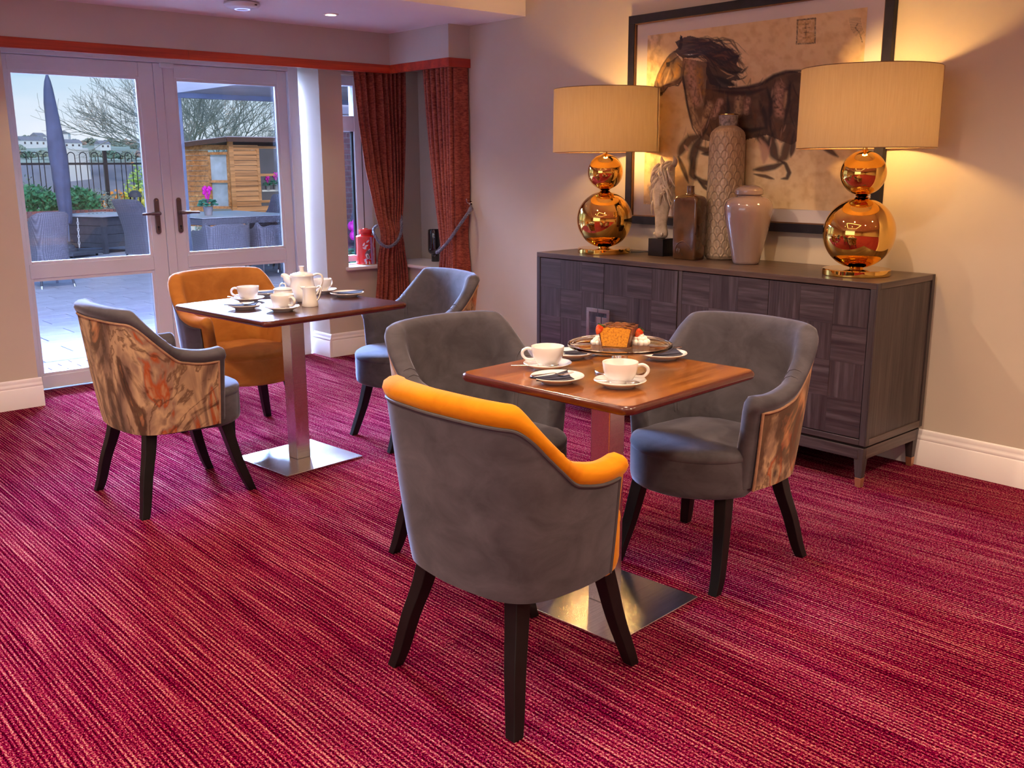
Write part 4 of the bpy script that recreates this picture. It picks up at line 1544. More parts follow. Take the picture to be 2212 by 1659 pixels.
# ------------------------------------------------------------------ paint helpers
def vnoise(X, Y, s, seed=0):
    rs = np.random.RandomState(seed)
    g = rs.rand(64, 64)
    x, y = X * s, Y * s
    xi, yi = np.floor(x).astype(int), np.floor(y).astype(int)
    fx, fy = x - xi, y - yi
    fx, fy = fx * fx * (3 - 2 * fx), fy * fy * (3 - 2 * fy)
    a = g[xi % 64, yi % 64]; b = g[(xi + 1) % 64, yi % 64]; c = g[xi % 64, (yi + 1) % 64]; d = g[(xi + 1) % 64, (yi + 1) % 64]
    return (a * (1 - fx) + b * fx) * (1 - fy) + (c * (1 - fx) + d * fx) * fy


def fbm(X, Y, s, seed=0):
    return sum(vnoise(X, Y, s * 2 ** k, seed + k) / 2 ** k for k in range(4)) / 1.875


def stroke(img, X, Y, pts, w, col, alpha=1.0, soft=.35, taper=False, tex=0):
    pts = np.array(pts, float)
    D = np.full(X.shape, 1e9)
    T = np.zeros(X.shape)
    n = len(pts) - 1
    for i in range(n):
        a, b = pts[i], pts[i + 1]
        ab = b - a
        L = max(ab @ ab, 1e-9)
        t = np.clip(((X - a[0]) * ab[0] + (Y - a[1]) * ab[1]) / L, 0, 1)
        d = np.hypot(X - a[0] - t * ab[0], Y - a[1] - t * ab[1])
        k = d < D
        D = np.where(k, d, D)
        T = np.where(k, (i + t) / n, T)
    ww = w / 2 * (np.sin(np.pi * np.clip(T, .02, .98)) ** .6 if taper else 1)
    A = np.clip((ww - D) / (max(w, 1e-6) * soft) + .5, 0, 1) * alpha
    if tex: A = A * np.clip(fbm(X, Y, tex, 5) * 2.2 - .35, 0, 1)
    img[:] = img * (1 - A[..., None]) + np.array(col) * A[..., None]


def fill(img, X, Y, poly, col, alpha=1.0, tex=0, seed=3):
    ins = np.zeros(X.shape, bool)
    n = len(poly)
    for i in range(n):
        x0, y0 = poly[i]
        x1, y1 = poly[(i + 1) % n]
        if y0 == y1: continue
        c = ((Y > min(y0, y1)) & (Y <= max(y0, y1))) & (X < (Y - y0) * (x1 - x0) / (y1 - y0) + x0)
        ins ^= c
    A = ins * alpha
    if tex: A = A * np.clip(fbm(X, Y, tex, seed) * 2.4 - .5, 0, 1)
    img[:] = img * (1 - A[..., None]) + np.array(col) * A[..., None]


def rgb(r, g, b): return lin(r, g, b)[:3]


# ------------------------------------------------------------------ framed horse picture
PX = XA - .004
fy0, fy1, fz0, fz1 = 2.235, 3.775, 1.030, 2.150
pc = thing('framed_picture', 'large framed print of a dark running horse above the sideboard', 'picture', (XA - .002, (fy0 + fy1) / 2, fz0))
PXL = -.002
cyc = (fy0 + fy1) / 2
fw_ = .043
h_ = fz1 - fz0
w2 = (fy1 - fy0) / 2
for (ya, yb, za, zb) in ((-w2, w2, 0, fw_), (-w2, w2, h_ - fw_, h_), (-w2, -w2 + fw_, fw_, h_ - fw_), (w2 - fw_, w2, fw_, h_ - fw_)):
    MB().box(-.034, 0, ya, yb, za, zb).build('frame_bar', 'frame', pc, bevel=.0015)
lip = .005
for (ya, yb, za, zb) in ((-w2 + fw_, w2 - fw_, fw_, fw_ + lip), (-w2 + fw_, w2 - fw_, h_ - fw_ - lip, h_ - fw_), (-w2 + fw_, -w2 + fw_ + lip, fw_, h_ - fw_), (w2 - fw_ - lip, w2 - fw_, fw_, h_ - fw_)):
    MB().box(-.028, -.002, ya, yb, za, zb).build('inner_lip', 'framein', pc, smooth=False)
MB().box(-.012, -.002, -w2 + .02, w2 - .02, .02, h_ - .02).build('mat_board', 'matboard', pc, smooth=False)
MB().box(-.020, -.0185, -w2 + fw_, w2 - fw_, fw_, h_ - fw_).build('picture_glass', 'picglass', pc, smooth=False)
py0, py1, qz0, qz1 = 2.372, 3.652, 1.140, 2.040
NU, NV = 380, 270
U, V = np.meshgrid(np.linspace(0, 1, NU), np.linspace(0, 1, NV))      # u: left->right, v: top->bottom
# every point of the print in the sketch frame of the horse drawing
Yw = py1 + (py0 - py1) * U
Zw = qz1 + (qz0 - qz1) * V
P3 = np.stack([np.full(U.shape, PX - .01), Yw, Zw - CH], -1)
cc = P3 @ np.array([[_r2.x, _u2.x, _F.x], [_r2.y, _u2.y, _F.y], [_r2.z, _u2.z, _F.z]])
SX = (1106 + FPX * cc[..., 0] / cc[..., 2] - 1340) * 3.19
SY = (829.5 - FPX * cc[..., 1] / cc[..., 2]) * 3.19
img = np.zeros(U.shape + (3,))
bgA, bgB, bgC = np.array(rgb(240, 206, 150)), np.array(rgb(206, 158, 90)), np.array(rgb(248, 222, 176))
k1 = fbm(SX, SY, 1 / 150, 1)[..., None]
k2 = fbm(SX, SY, 1 / 40, 7)[..., None]
img[:] = bgA * (1 - k1) + bgC * k1
img[:] = img * (1 - .55 * np.clip(k2 * 2 - .8, 0, 1)) + bgB * .55 * np.clip(k2 * 2 - .8, 0, 1)
lf = (np.clip((300 - SX) / 30, 0, 1) * np.clip(fbm(SX, SY * .6, 1 / 22, 9) * 3 - 1.2, 0, 1))[..., None]
img[:] = img * (1 - .5 * lf) + np.array(rgb(150, 105, 60)) * .5 * lf
DK, BK, BR, MD, LT, OC, PK = rgb(42, 28, 30), rgb(24, 18, 26), rgb(74, 46, 32), rgb(112, 76, 48), rgb(206, 168, 122), rgb(186, 134, 58), rgb(206, 160, 132)
st = lambda pts, w, c, a=1., **k: stroke(img, SX, SY, pts, w, c, a, **k)
fl = lambda pts, c, a=1., **k: fill(img, SX, SY, pts, c, a, **k)
head = [(372, 350), (410, 400), (445, 440), (440, 520), (415, 575), (370, 590), (330, 600), (300, 635), (275, 652), (240, 625), (238, 570), (262, 505), (300, 430), (340, 375)]
neck = [(430, 400), (600, 430), (640, 520), (700, 600), (740, 760), (720, 1000), (560, 960), (500, 860), (470, 760), (450, 650), (425, 560)]
barrel = [(600, 500), (700, 600), (820, 605), (950, 590), (1060, 520), (1180, 488), (1330, 520), (1430, 640), (1440, 800), (1330, 900), (1180, 1000), (1010, 930), (880, 960), (760, 1000), (660, 980), (560, 900)]
fl(barrel, BR, .86); fl(neck, BR, .78); fl(head, MD, .75)
fl(barrel, DK, .7, tex=1 / 45, seed=4); fl(barrel, MD, .45, tex=1 / 30, seed=14); fl(neck, MD, .6, tex=1 / 40, seed=6); fl(head, BR, .5, tex=1 / 30, seed=2)
# light muscles
for pts, w, c in (([(480, 440), (500, 560), (520, 700)], 60, PK), ([(540, 480), (560, 640)], 40, OC), ([(460, 640), (500, 780), (540, 900)], 34, LT), ([(620, 720), (590, 800), (560, 860)], 36, LT), ([(690, 700), (660, 760), (640, 800)], 34, PK), ([(820, 680), (810, 780), (770, 860)], 40, LT), ([(880, 690), (870, 770)], 30, PK), ([(920, 740), (935, 860)], 22, MD), ([(1100, 600), (1085, 720), (1100, 780)], 52, PK), ([(1150, 640), (1140, 740)], 24, LT), ([(1080, 850), (1110, 960)], 30, MD), ([(620, 640), (640, 700)], 34, MD), ([(400, 450), (380, 520)], 34, OC), ([(330, 410), (290, 480), (262, 560)], 20, OC), ([(540, 1000), (600, 880)], 26, MD)):
    st(pts, w * 1.15, c, .9, soft=.6, tex=1 / 14)
# contours
for pts, w in (([(450, 420), (432, 520), (445, 610), (462, 720), (480, 800), (500, 880), (540, 950)], 14), ([(430, 545), (400, 590), (372, 590)], 9), ([(240, 560), (236, 620), (262, 640)], 10), ([(276, 655), (300, 636), (330, 598), (380, 586)], 7), ([(372, 350), (330, 390), (290, 450), (258, 515), (238, 575)], 5), ([(410, 380), (360, 420), (318, 440)], 10), ([(640, 600), (760, 612), (880, 600), (980, 575), (1060, 522), (1140, 495), (1240, 488), (1340, 520)], 26), ([(640, 620), (760, 640), (900, 640), (1000, 610)], 34), ([(740, 640), (745, 760), (725, 860), (700, 960)], 26), ([(620, 780), (590, 900), (545, 960)], 18), ([(960, 700), (1000, 800), (1010, 900)], 40), ([(1170, 560), (1160, 700), (1130, 860)], 26), ([(1010, 600), (1040, 700), (1030, 820), (1040, 900)], 28), ([(800, 880), (900, 900), (1010, 880)], 30)):
    st(pts, w, DK, .9, taper=True, soft=.5)
for pts, w, c in (([(395, 440), (425, 470), (420, 530), (390, 560)], 9, DK), ([(350, 470), (365, 520), (350, 560)], 12, BR), ([(300, 520), (290, 570), (300, 610)], 16, BR), ([(255, 560), (262, 600), (285, 625)], 14, DK), ([(330, 440), (300, 490), (275, 550)], 7, BR), ([(345, 470), (325, 530), (305, 580)], 10, LT), ([(380, 400), (360, 440)], 12, DK), ([(300, 590), (330, 585), (360, 575)], 8, DK)):
    st(pts, w, c, .75, taper=True, soft=.6)
fl([(318, 432), (345, 428), (340, 460), (318, 462)], BK, .9)
fl([(232, 590), (250, 592), (246, 618), (232, 620)], BK, .8)
fl([(262, 640), (295, 630), (292, 655), (276, 662)], BK, .8)
# ears and flying mane
fl([(415, 242), (430, 252), (432, 305), (418, 345), (400, 340), (408, 290)], BK, 1)
mane = [(380, 290), (400, 330), (370, 355), (430, 400), (520, 400), (560, 380), (600, 420), (590, 500), (620, 580), (700, 605), (790, 590), (760, 560), (830, 545), (800, 510), (850, 480), (800, 450), (820, 390), (770, 345), (700, 325), (640, 330), (600, 290), (540, 262), (480, 246), (430, 262)]
fl(mane, DK, .92)
random.seed(21)
for k in range(90):
    a = random.random()
    x0, y0 = 400 + 220 * a, 270 + 130 * random.random()
    st([(x0, y0), (x0 + 60 + 40 * random.random(), y0 + random.uniform(-40, 20)), (x0 + 150 + 60 * random.random(), y0 + random.uniform(-10, 90)), (x0 + 220 + 60 * random.random(), y0 + random.uniform(40, 170))], random.uniform(3, 12), random.choice((BK, BK, DK, BR, MD)), .75, taper=True, soft=.6)
for pts, w, c in (([(700, 440), (780, 400), (830, 375)], 22, BK), ([(640, 520), (720, 560), (800, 590)], 40, BK), ([(680, 460), (760, 500), (840, 500), (880, 460)], 18, BK), ([(780, 560), (850, 540), (875, 520)], 8, DK), ([(800, 380), (812, 388), (790, 425), (770, 430)], 12, BK), ([(690, 480), (740, 510), (780, 520)], 8, LT), ([(730, 545), (790, 520)], 6, LT), ([(640, 390), (700, 380), (750, 395)], 16, MD), ([(600, 330), (680, 360), (740, 340), (800, 350)], 10, BK)):
    st(pts, w, c, .9, taper=True, soft=.5)
# legs
for pts, w, c in (([(560, 930), (480, 960), (430, 1020), (402, 1080)], 44, BR), ([(402, 1080), (420, 1130), (446, 1190), (470, 1260)], 22, DK), ([(560, 940), (520, 1010), (500, 1090), (510, 1180)], 46, DK), ([(500, 1090), (495, 1200), (520, 1240)], 34, BK), ([(510, 1210), (560, 1250), (620, 1270), (670, 1250)], 26, DK), ([(540, 1240), (580, 1290), (640, 1330)], 16, DK), ([(660, 1000), (600, 1040), (520, 1010)], 30, BR), ([(700, 960), (620, 1060), (560, 1060)], 22, DK),
                  ([(1060, 900), (1040, 980), (1060, 1060), (1090, 1110)], 52, DK), ([(1090, 1100), (1140, 1130), (1165, 1190), (1150, 1228), (1110, 1232)], 20, BK), ([(1170, 900), (1150, 1000), (1130, 1080), (1090, 1110)], 44, BR), ([(930, 930), (980, 960), (1030, 1040)], 40, DK), ([(920, 1170), (980, 1165), (1060, 1150), (1130, 1120)], 30, DK), ([(920, 1200), (1000, 1215), (1060, 1235)], 16, BR), ([(1200, 900), (1190, 1020), (1175, 1080)], 26, DK),
                  ([(960, 960), (1000, 1040), (990, 1120)], 40, PK), ([(440, 1000), (470, 1040)], 14, PK), ([(1300, 900), (1420, 1020), (1500, 1080)], 30, BR), ([(1420, 560), (1560, 640), (1660, 800)], 40, DK)):
    st(pts, w * 1.45, c, .9, taper=True, soft=.35)
    st([(x + 5, y - 3) for x, y in pts], w * .5, MD if c != PK else LT, .55, taper=True, soft=.6, tex=1 / 14)
for k in range(110):
    x0, y0 = random.uniform(450, 1200), random.uniform(520, 960)
    dx, dy = random.uniform(-40, 40), random.uniform(30, 110)
    st([(x0, y0), (x0 + dx * .4, y0 + dy * .5), (x0 + dx, y0 + dy)], random.uniform(4, 12), random.choice((DK, BR, BK, MD, PK)), .55, taper=True, soft=.6)
# seal and faint sketch
fl([(1222, 140), (1345, 128), (1340, 290), (1222, 300)], OC, .55, tex=1 / 12)
for pts in ([(1222, 138), (1346, 126)], [(1346, 126), (1342, 292)], [(1342, 296), (1214, 304)], [(1216, 300), (1222, 140)]):
    st(pts, 9, DK, .9, tex=1 / 7)
for pts in ([(1262, 170), (1300, 166)], [(1280, 150), (1278, 196)], [(1258, 196), (1306, 190)], [(1266, 225), (1300, 222)], [(1282, 210), (1276, 262)], [(1262, 262), (1300, 256)]):
    st(pts, 6, BR, .8, tex=1 / 8)
for k in range(9):
    x0 = 1590 + 9 * k
    st([(x0, 60 + 6 * k), (x0 - 8, 140), (x0 + 4, 200), (x0 + 36, 250)], 3.5, BR, .55, taper=True)
st([(1640, 160), (1620, 190), (1650, 230), (1668, 290)], 7, BR, .8, tex=1 / 7)
st([(1500, 500), (1590, 470), (1670, 520)], 8, BR, .5, tex=1 / 7)
verts = np.stack([np.full(U.shape, -.0135), Yw - cyc, Zw - fz0], -1).reshape(-1, 3)
m = MB()
m.v = [tuple(v) for v in verts.tolist()]
m.f = [(j * NU + i, j * NU + i + 1, (j + 1) * NU + i + 1, (j + 1) * NU + i) for j in range(NV - 1) for i in range(NU - 1)]
ca = np.concatenate([img.reshape(-1, 3), np.ones((NU * NV, 1))], 1)
m.build('horse_print', 'print', pc, smooth=False, colors=ca)

# ------------------------------------------------------------------ red jar on the sill
p = at(781, 566, z=.641)
ja = thing('red_tea_jar', 'red lidded jar painted with a monkey and leaves, on the windowsill left of the curtain', 'jar', (4.012, 6.135, .641), R_(180 + 57))
prof = [(.0685, .0), (.0735, .002), (.0740, .006), (.0740, .196), (.0735, .203), (.068, .210), (.058, .213), (.047, .2145), (.044, .218), (.043, .224)]
pr_ = []
for i in range(len(prof) - 1):
    n_ = max(1, int(abs(prof[i + 1][1] - prof[i][1]) / .0016))
    for k in range(n_):
        u = k / n_
        pr_.append((prof[i][0] + (prof[i + 1][0] - prof[i][0]) * u, prof[i][1] + (prof[i + 1][1] - prof[i][1]) * u))
pr_.append(prof[-1])
na = 256
TH_ = np.linspace(-math.pi, math.pi, na, endpoint=False)
Zp = np.array([z for r, z in pr_])
A_, B_ = np.meshgrid(TH_ * 74, Zp * 1000)     # millimetres round the front, height
img = np.zeros(A_.shape + (3,))
img[:] = rgb(200, 22, 14)
st = lambda pts, w, c, a=1., **k: stroke(img, A_, B_, pts, w, c, a, **k)
PU, WH, BKc, GR = rgb(178, 140, 196), rgb(214, 206, 214), rgb(36, 26, 34), rgb(92, 80, 90)
# x grows to the viewer's right
st([(46, 4), (44, 60), (42, 120), (40, 200)], 20, PU, 1, soft=.1)
st([(46, 60), (62, 84), (70, 120)], 8, PU, 1, soft=.1)
st([(60, 10), (64, 80), (58, 150), (66, 196)], 10, WH, 1, soft=.2)
st([(36, 4), (34, 100), (31, 200)], 2.5, BKc, .8); st([(54, 4), (52, 100), (49, 200)], 2.5, BKc, .8)
st([(40, 40), (20, 44), (0, 42), (-16, 38)], 6, PU, 1, soft=.15)
st([(36, 150), (20, 158), (4, 150), (-4, 170)], 4, rgb(110, 30, 40), 1)
for (x, y, a) in ((-16, 150, 60), (-4, 128, 75), (2, 140, 20), (14, 172, 40), (-12, 122, -20), (-2, 16, 80), (22, 14, 100), (-8, 34, 70)):
    dx, dy = 15 * math.cos(R_(a)), 15 * math.sin(R_(a))
    st([(x - dx, y - dy), (x, y), (x + dx, y + dy)], 11, WH, 1, taper=True, soft=.1)
    st([(x - dx, y - dy), (x + dx, y + dy)], 1.6, GR, .9)
st([(12, 58), (6, 76), (16, 94)], 32, GR, 1, soft=.15)
st([(11, 56), (5, 72)], 22, WH, 1, soft=.2)
st([(13, 54), (10, 70)], 8, BKc, 1)
st([(16, 98), (24, 108)], 20, GR, 1, soft=.15)
st([(22, 108), (26, 110)], 12, WH, 1, soft=.3)
st([(24, 106), (27, 108)], 7, BKc, 1)
st([(14, 44), (12, 30), (14, 4)], 5, BKc, 1)
st([(-60, 2), (60, 2)], 5, rgb(220, 150, 40), 1)
k_ = (B_ > 202)[..., None]
img[:] = np.where(k_, np.array(rgb(205, 24, 14)), img)
rows = []
for r, z in pr_:
    rows.append([(r * math.cos(a), r * math.sin(a), z) for a in TH_])
m = MB().grid(rows, closev=True)
ca = np.concatenate([img.reshape(-1, 3), np.ones((img.shape[0] * na, 1))], 1)
m.build('body', 'jar', ja, colors=ca, ang=60)
mj = plain('red enamel lid', lin(200, 22, 14), .05, 9, rough=.2, coat=.8, coatr=.05)
MB().lathe([(.0445, .222), (.0475, .224), (.0505, .227), (.0510, .247), (.048, .255), (.035, .258), (.020, .259), (.018, .262), (.010, .263), (1e-5, .263)], 56, cap=False).build('lid', mj, ja, ang=50)
vv = thing('black_glass_vase', 'small black glass vase on the windowsill between the curtains', 'vase', (4.50, 5.93, .641))
MB().lathe([(1e-5, 0), (.030, 0), (.032, .003), (.030, .045), (.030, .055), (.045, .062), (.054, .075), (.055, .10), (.055, .21), (.053, .235), (.048, .242), (.044, .238), (.046, .10), (1e-5, .08)], 40, cap=False).build('body', 'blackglass', vv)


# ------------------------------------------------------------------ curtains
def interp(tab, z):
    if z >= tab[0][1]: return tab[0][0]
    for (a, za), (b, zb) in zip(tab, tab[1:]):
        if z >= zb: return a + (b - a) * (za - z) / (za - zb)
    return tab[-1][0]


def curtain(label, fn_, nz=60, nx=220, ztop=2.06, zbot=.05):
    P = []
    for i in range(nz):
        z = ztop + (zbot - ztop) * i / (nz - 1)
        P.append([fn_(j / (nx - 1), z) for j in range(nx)])
    m = MB().grid(P)
    o = m.build('curtain', 'curtain', ang=180)
    s = o.modifiers.new('thick', 'SOLIDIFY')
    s.thickness = .003
    return tag(o, label, 'curtain', 'rust curtains at the side window')


L1 = [(3.835, 2.05), (3.841, 1.988), (3.864, 1.665), (3.907, 1.349), (3.966, 1.09), (4.006, .90), (4.000, .80), (3.990, .741), (3.972, .557), (3.93, .288), (3.91, .05)]
R1 = [(4.285, 2.05), (4.279, 2.012), (4.271, 1.675), (4.256, 1.348), (4.234, 1.082), (4.200, .914), (4.195, .85), (4.215, .78), (4.245, .638), (4.262, .45), (4.258, .05)]


def f1(u, z):
    a, b = interp(L1, z), interp(R1, z)
    wd = b - a
    g = wd / .45
    # leading edge broad and flat, the rest gathered in narrow pleats
    v = u
    ph = v * 9.2 + .35 * math.sin(v * 9) + .08 * math.sin(z * 3)
    am = (.034 if v > .2 else .034 * (v / .2) ** 2 + .006) * min(1.15, max(.55, g))
    x = a + wd * (v ** .93) + .006 * math.sin(2 * math.pi * ph * 2)
    y = 5.955 + am * math.sin(2 * math.pi * ph) - .012
    tie = math.exp(-((z - .84) / .10) ** 2)
    y -= .006 * math.sin(12 * v + z * 5)
    y = y * (1 - tie) + tie * (5.925 + .5 * (y - 5.943) - .03 * math.sin(math.pi * min(1, v * 1.0)))
    return (x, y, z)


curtain('rust patterned curtain left of the window corner, tied back to the right', f1)
L2 = [(5.60, 2.05), (5.585, 2.00), (5.555, 1.689), (5.515, 1.379), (5.471, 1.129), (5.427, .892), (5.41, .80), (5.43, .70), (5.45, .585), (5.47, .05)]


def f2(u, z):
    y1 = interp(L2, z)
    k = .66
    pinch = .024 * math.exp(-((z - .88) / .16) ** 2)
    if u < k:
        v = u / k
        y = y1 + (5.235 - y1) * v
        ph = v * 7.2 + .3 * math.sin(v * 7)
        am = .026 * (1 if v > .15 else .3 + .7 * v / .15)
        x = 4.165 + am * math.sin(2 * math.pi * ph) - .012 * v
        y += .006 * math.sin(4 * math.pi * ph)
        return (x, y, z)
    v = (u - k) / (1 - k)
    low = max(0, .8 - z) * .03
    x = 4.152 + (.098) * v
    y = 5.235 - .030 * math.sin(v * math.pi * .5) - low * v + pinch * v + .004 * math.sin(9 * v + z * 2)
    return (x, y, z)


curtain('rust patterned curtain beside the picture wall, tied back to the wall hook', f2)


def rope(label, path, r=.0095, strands=3, lay=.05, cuff=None):
    path = smoothpath(path, 10)
    L = [0]
    for a, b in zip(path, path[1:]): L.append(L[-1] + (b - a).length)
    t = thing('curtain_tieback', label, 'tieback', tuple(path[0]), 0, 'rope tiebacks on the curtains')
    o = Vector(path[0])
    N_ = int(L[-1] / .003)
    pts = []
    j = 0
    for i in range(N_ + 1):
        s = L[-1] * i / N_
        while j < len(L) - 2 and L[j + 1] < s: j += 1
        u = (s - L[j]) / max(1e-9, L[j + 1] - L[j])
        pts.append((path[j].lerp(path[j + 1], u), (path[min(j + 1, len(path) - 1)] - path[j]).normalized(), s))
    for k in range(strands):
        P = []
        for p, tg, s in pts:
            a = tg.orthogonal().normalized() if abs(tg.y) > .999 else tg.cross(Vector((0, 1, 0))).normalized()
            b = tg.cross(a)
            th = 2 * math.pi * (s / lay + k / strands)
            P.append(p - o + (a * math.cos(th) + b * math.sin(th)) * r * .62)
        MB().tube(P, r * .60, 7).build('strand', 'rope', t)
    if cuff:
        a, b = cuff
        MB().tube([Vector(a) - o, Vector(b) - o], .013, 14).build('cuff', 'rope', t)
        return t, o
    return t, o


rope('dark blue grey rope round the left curtain', [(4.02, 5.99, .93), (3.965, 5.955, .905), (3.945, 5.905, .86), (3.975, 5.865, .80), (4.03, 5.850, .785), (4.10, 5.850, .825), (4.15, 5.87, .895), (4.185, 5.92, .98), (4.235, 6.00, 1.06)])
tb, o_ = rope('dark blue grey rope across the right curtain up to the wall hook', [(4.235, 5.47, .83), (4.18, 5.455, .785), (4.118, 5.41, .765), (4.098, 5.33, .795), (4.100, 5.24, .865), (4.125, 5.175, .95), (4.175, 5.155, 1.02), (4.218, 5.165, 1.055)], cuff=((4.200, 5.158, 1.035), (4.236, 5.175, 1.073)))
MB().tube([Vector((4.236, 5.175, 1.073)) - o_, Vector((4.244, 5.19, 1.10)) - o_], .003, 6).build('loop', 'rope', tb)
hk = MB().tube(smoothpath([(XA, 5.20, 1.105), (4.235, 5.20, 1.105), (4.222, 5.20, 1.112), (4.218, 5.20, 1.128)], 5), .0035, 10)
hk.sphere((4.218, 5.20, 1.130), .006).tube([(XA, 5.20, 1.105), (XA - .004, 5.20, 1.105)], .014, 16).sphere((4.236, 5.19, 1.098), .006)
tag(hk.build('curtain_hook', 'chrome'), 'small chrome hook on the picture wall holding the right tieback', 'hook')
# ------------------------------------------------------------------ the patio and what lies beyond
GZ = -.06
rnd = random.Random(5)
pat = struct(MB().box(-6, 14, 6.36, 19.2, GZ - .15, GZ - .012).build('patio', 'joint', smooth=False))


def copies(o, parent, xf):
    """copies of one piece sharing its mesh"""
    for loc, rz in xf[1:]:
        c = o.copy()
        COL.objects.link(c)
        c.parent = parent
        c.location = loc
        c.rotation_euler = (0, 0, rz)
    o.location = xf[0][0]
    o.rotation_euler = (0, 0, xf[0][1])


pv = MB().box(-.098, .098, -.048, .048, -.02, 0).build('paver', 'paver', pat, bevel=.004, seg=1)
xf = []
for j in range(11):
    for i in range(9):
        xf.append(((1.35 + .202 * i + (.1 if j % 2 else 0) , 6.50 + .102 * j, GZ + rnd.uniform(0, .0015)), 0))
copies(pv, pat, xf)
sl = MB().box(-.297, .297, -.147, .147, -.02, 0).build('slab', 'slab', pat, bevel=.004, seg=1)
xf = []
for j in range(24):
    for i in range(13):
        x, y = .6 + .604 * i + (.302 if j % 2 else 0), 7.76 + .304 * j
        if not (.55 < x / y < 1.25 or .18 < x / y < .62): continue
        xf.append(((x, y, GZ + rnd.uniform(0, .0015)), 0))
xf = sorted(xf, key=lambda q: q[0][1])[:230]
copies(sl, pat, xf)
struct(MB().box(-6, 14, 15.06, 19.2, GZ - .02, GZ).box(-6, .29, 6.36, 15.06, GZ - .02, GZ - .001).box(8.2, 14, 6.36, 15.06, GZ - .02, GZ - .001).build('patio', 'slab', smooth=False))
g = MB()
P = []
for i in range(30):
    y = 19.2 + (i / 29) ** 2 * 130
    P.append([(x, y, -.4 - (0 if y < 24 else min(6, (y - 24) * .25)) + .2 * math.sin(x * .3 + y * .2)) for x in range(-60, 141, 10)])
tag(struct(g.grid(P).build('grass_bank', 'grass')), 'pale grass bank falling away beyond the railings', 'grass')


def wicker_chair(label, x, y, deg, top=.90, arm=.64, flare=.10, w=.29):
    t = thing('rattan_chair', label, 'chair', (x, y, GZ), R_(deg), 'rattan chairs on the patio')
    half = [(.25, w * .96, arm), (.10, w, arm), (-.05, w, arm + .02), (-.16, w * .96, arm + .10), (-.23, w * .82, top - .02), (-.26, w * .5, top)]
    pts = [(a, -b, c) for a, b, c in half] + [(-.265, 0, top)] + [(a, b, c) for a, b, c in reversed(half)]
    C = smoothpath(pts, 4)
    rows = []
    for i, p in enumerate(C):
        row = []
        for k in range(9):
            z = .20 + (p.z - .20) * k / 8
            f = 1 + flare * max(0, (z - .42) / .5) ** 1.6 + .05 * max(0, (.42 - z) / .25)
            row.append(Vector((p.x * f, p.y * f, z)))
        inn = [Vector((q.x * .90, q.y * .90, q.z)) for q in reversed(row)]
        rows.append(row + [Vector((row[-1].x * .95, row[-1].y * .95, row[-1].z + .018))] + inn)
    m = MB().grid(rows, closev=True)
    k = len(rows[0])
    m.f += [tuple(range(k)), tuple(reversed(range((len(rows) - 1) * k, len(rows) * k)))]
    m.build('shell', 'wicker', t, ang=70)
    MB().box(-.22, .26, -w * .86, w * .86, .36, .42).build('seat', 'wicker', t, bevel=.02)
    MB().box(.20, .25, -w * .86, w * .86, .22, .38).build('apron', 'wicker', t, bevel=.01)
    for sx in (1, -1):
        for sy in (1, -1):
            l = MB().tube([(sx * .20, sy * w * .8, .24), (sx * .25, sy * w * .93, .03)], .014, 10).build('leg', 'slate', t)
            MB().tube([(sx * .25, sy * w * .93, .035), (sx * .255, sy * w * .945, .0)], .0155, 10).build('steel_tip', 'steel', l)
    return t


wicker_chair('grey rattan chair at the left edge of the patio, its back to the doors', 3.62, 12.50, 95, .88, .72, .20, .205)
wicker_chair('grey rattan chair half behind the door stile, beside the firepit table', 5.42, 13.95, 20, .95, .70, .42, .23)
# dining table
dt = thing('patio_table', 'rattan dining table with a frosted glass top on the patio', 'table', (5.85, 12.45, GZ), R_(2))
TW, TD = .66, .80
MB().box(-TW, TW, -TD, TD, .775, .785).build('glass_top', 'tile', dt, bevel=.003)
MB().box(-TW + .01, TW - .01, -TD + .01, TD - .01, .69, .774).build('woven_apron', 'wicker', dt, bevel=.01)
for sx in (1, -1):
    for sy in (1, -1):
        MB().box(sx * .56 - .04, sx * .56 + .04, sy * .70 - .04, sy * .70 + .04, .02, .69).build('leg', 'wicker', dt, bevel=.01)
wicker_chair('grey rattan chair pushed under the near left side of the patio table', 5.42, 11.52, 88, .70, .62, .04, .30)
wicker_chair('grey rattan chair pushed under the near right side of the patio table', 6.12, 11.60, 92, .66, .60, .04, .29)
wicker_chair('grey rattan chair with a tall back at the far right of the patio table', 6.92, 13.10, 190, .98, .66, .06, .26)
wicker_chair('grey rattan chair at the right hand end of the patio table', 6.72, 12.10, 160, .86, .74, .34, .26)
wicker_chair('grey rattan chair beyond the patio table, at the right of the glazing', 7.75, 13.45, 200, .95, .64, .06, .26)


def cyclamen(label, loc, s=1.0):
    t = thing('potted_cyclamen', label, 'plant', loc, 0, 'potted cyclamens')
    MB().lathe([(1e-5, 0), (.045 * s, 0), (.062 * s, .10 * s), (.065 * s, .105 * s), (.058 * s, .105 * s), (.05 * s, .09 * s), (1e-5, .09 * s)], 20, cap=False).build('pot', 'pot', t)
    m = MB()
    r = random.Random(8)
    for k in range(60):
        a, e_ = r.uniform(0, 6.28), r.uniform(-.2, 1.2)
        d = r.uniform(.07, .125) * s
        c = Vector((math.cos(a) * math.cos(e_) * d, math.sin(a) * math.cos(e_) * d, .13 * s + math.sin(e_) * d * .6))
        m.sphere(c, .026 * s, 7, 4, (1, 1, .35))
    m.build('leaves', 'flowerleaf', t, kind='stuff')
    m = MB()
    for k in range(14):
        a = r.uniform(0, 6.28)
        d = r.uniform(0, .055) * s
        c = Vector((math.cos(a) * d, math.sin(a) * d, r.uniform(.25, .34) * s))
        m.sphere(c, .024 * s, 7, 5, (.8, .8, 1.1))
        m.tube([(0, 0, .14 * s), c], .003 * s, 4)
    m.build('flowers', 'flower', t, kind='stuff')
    return t


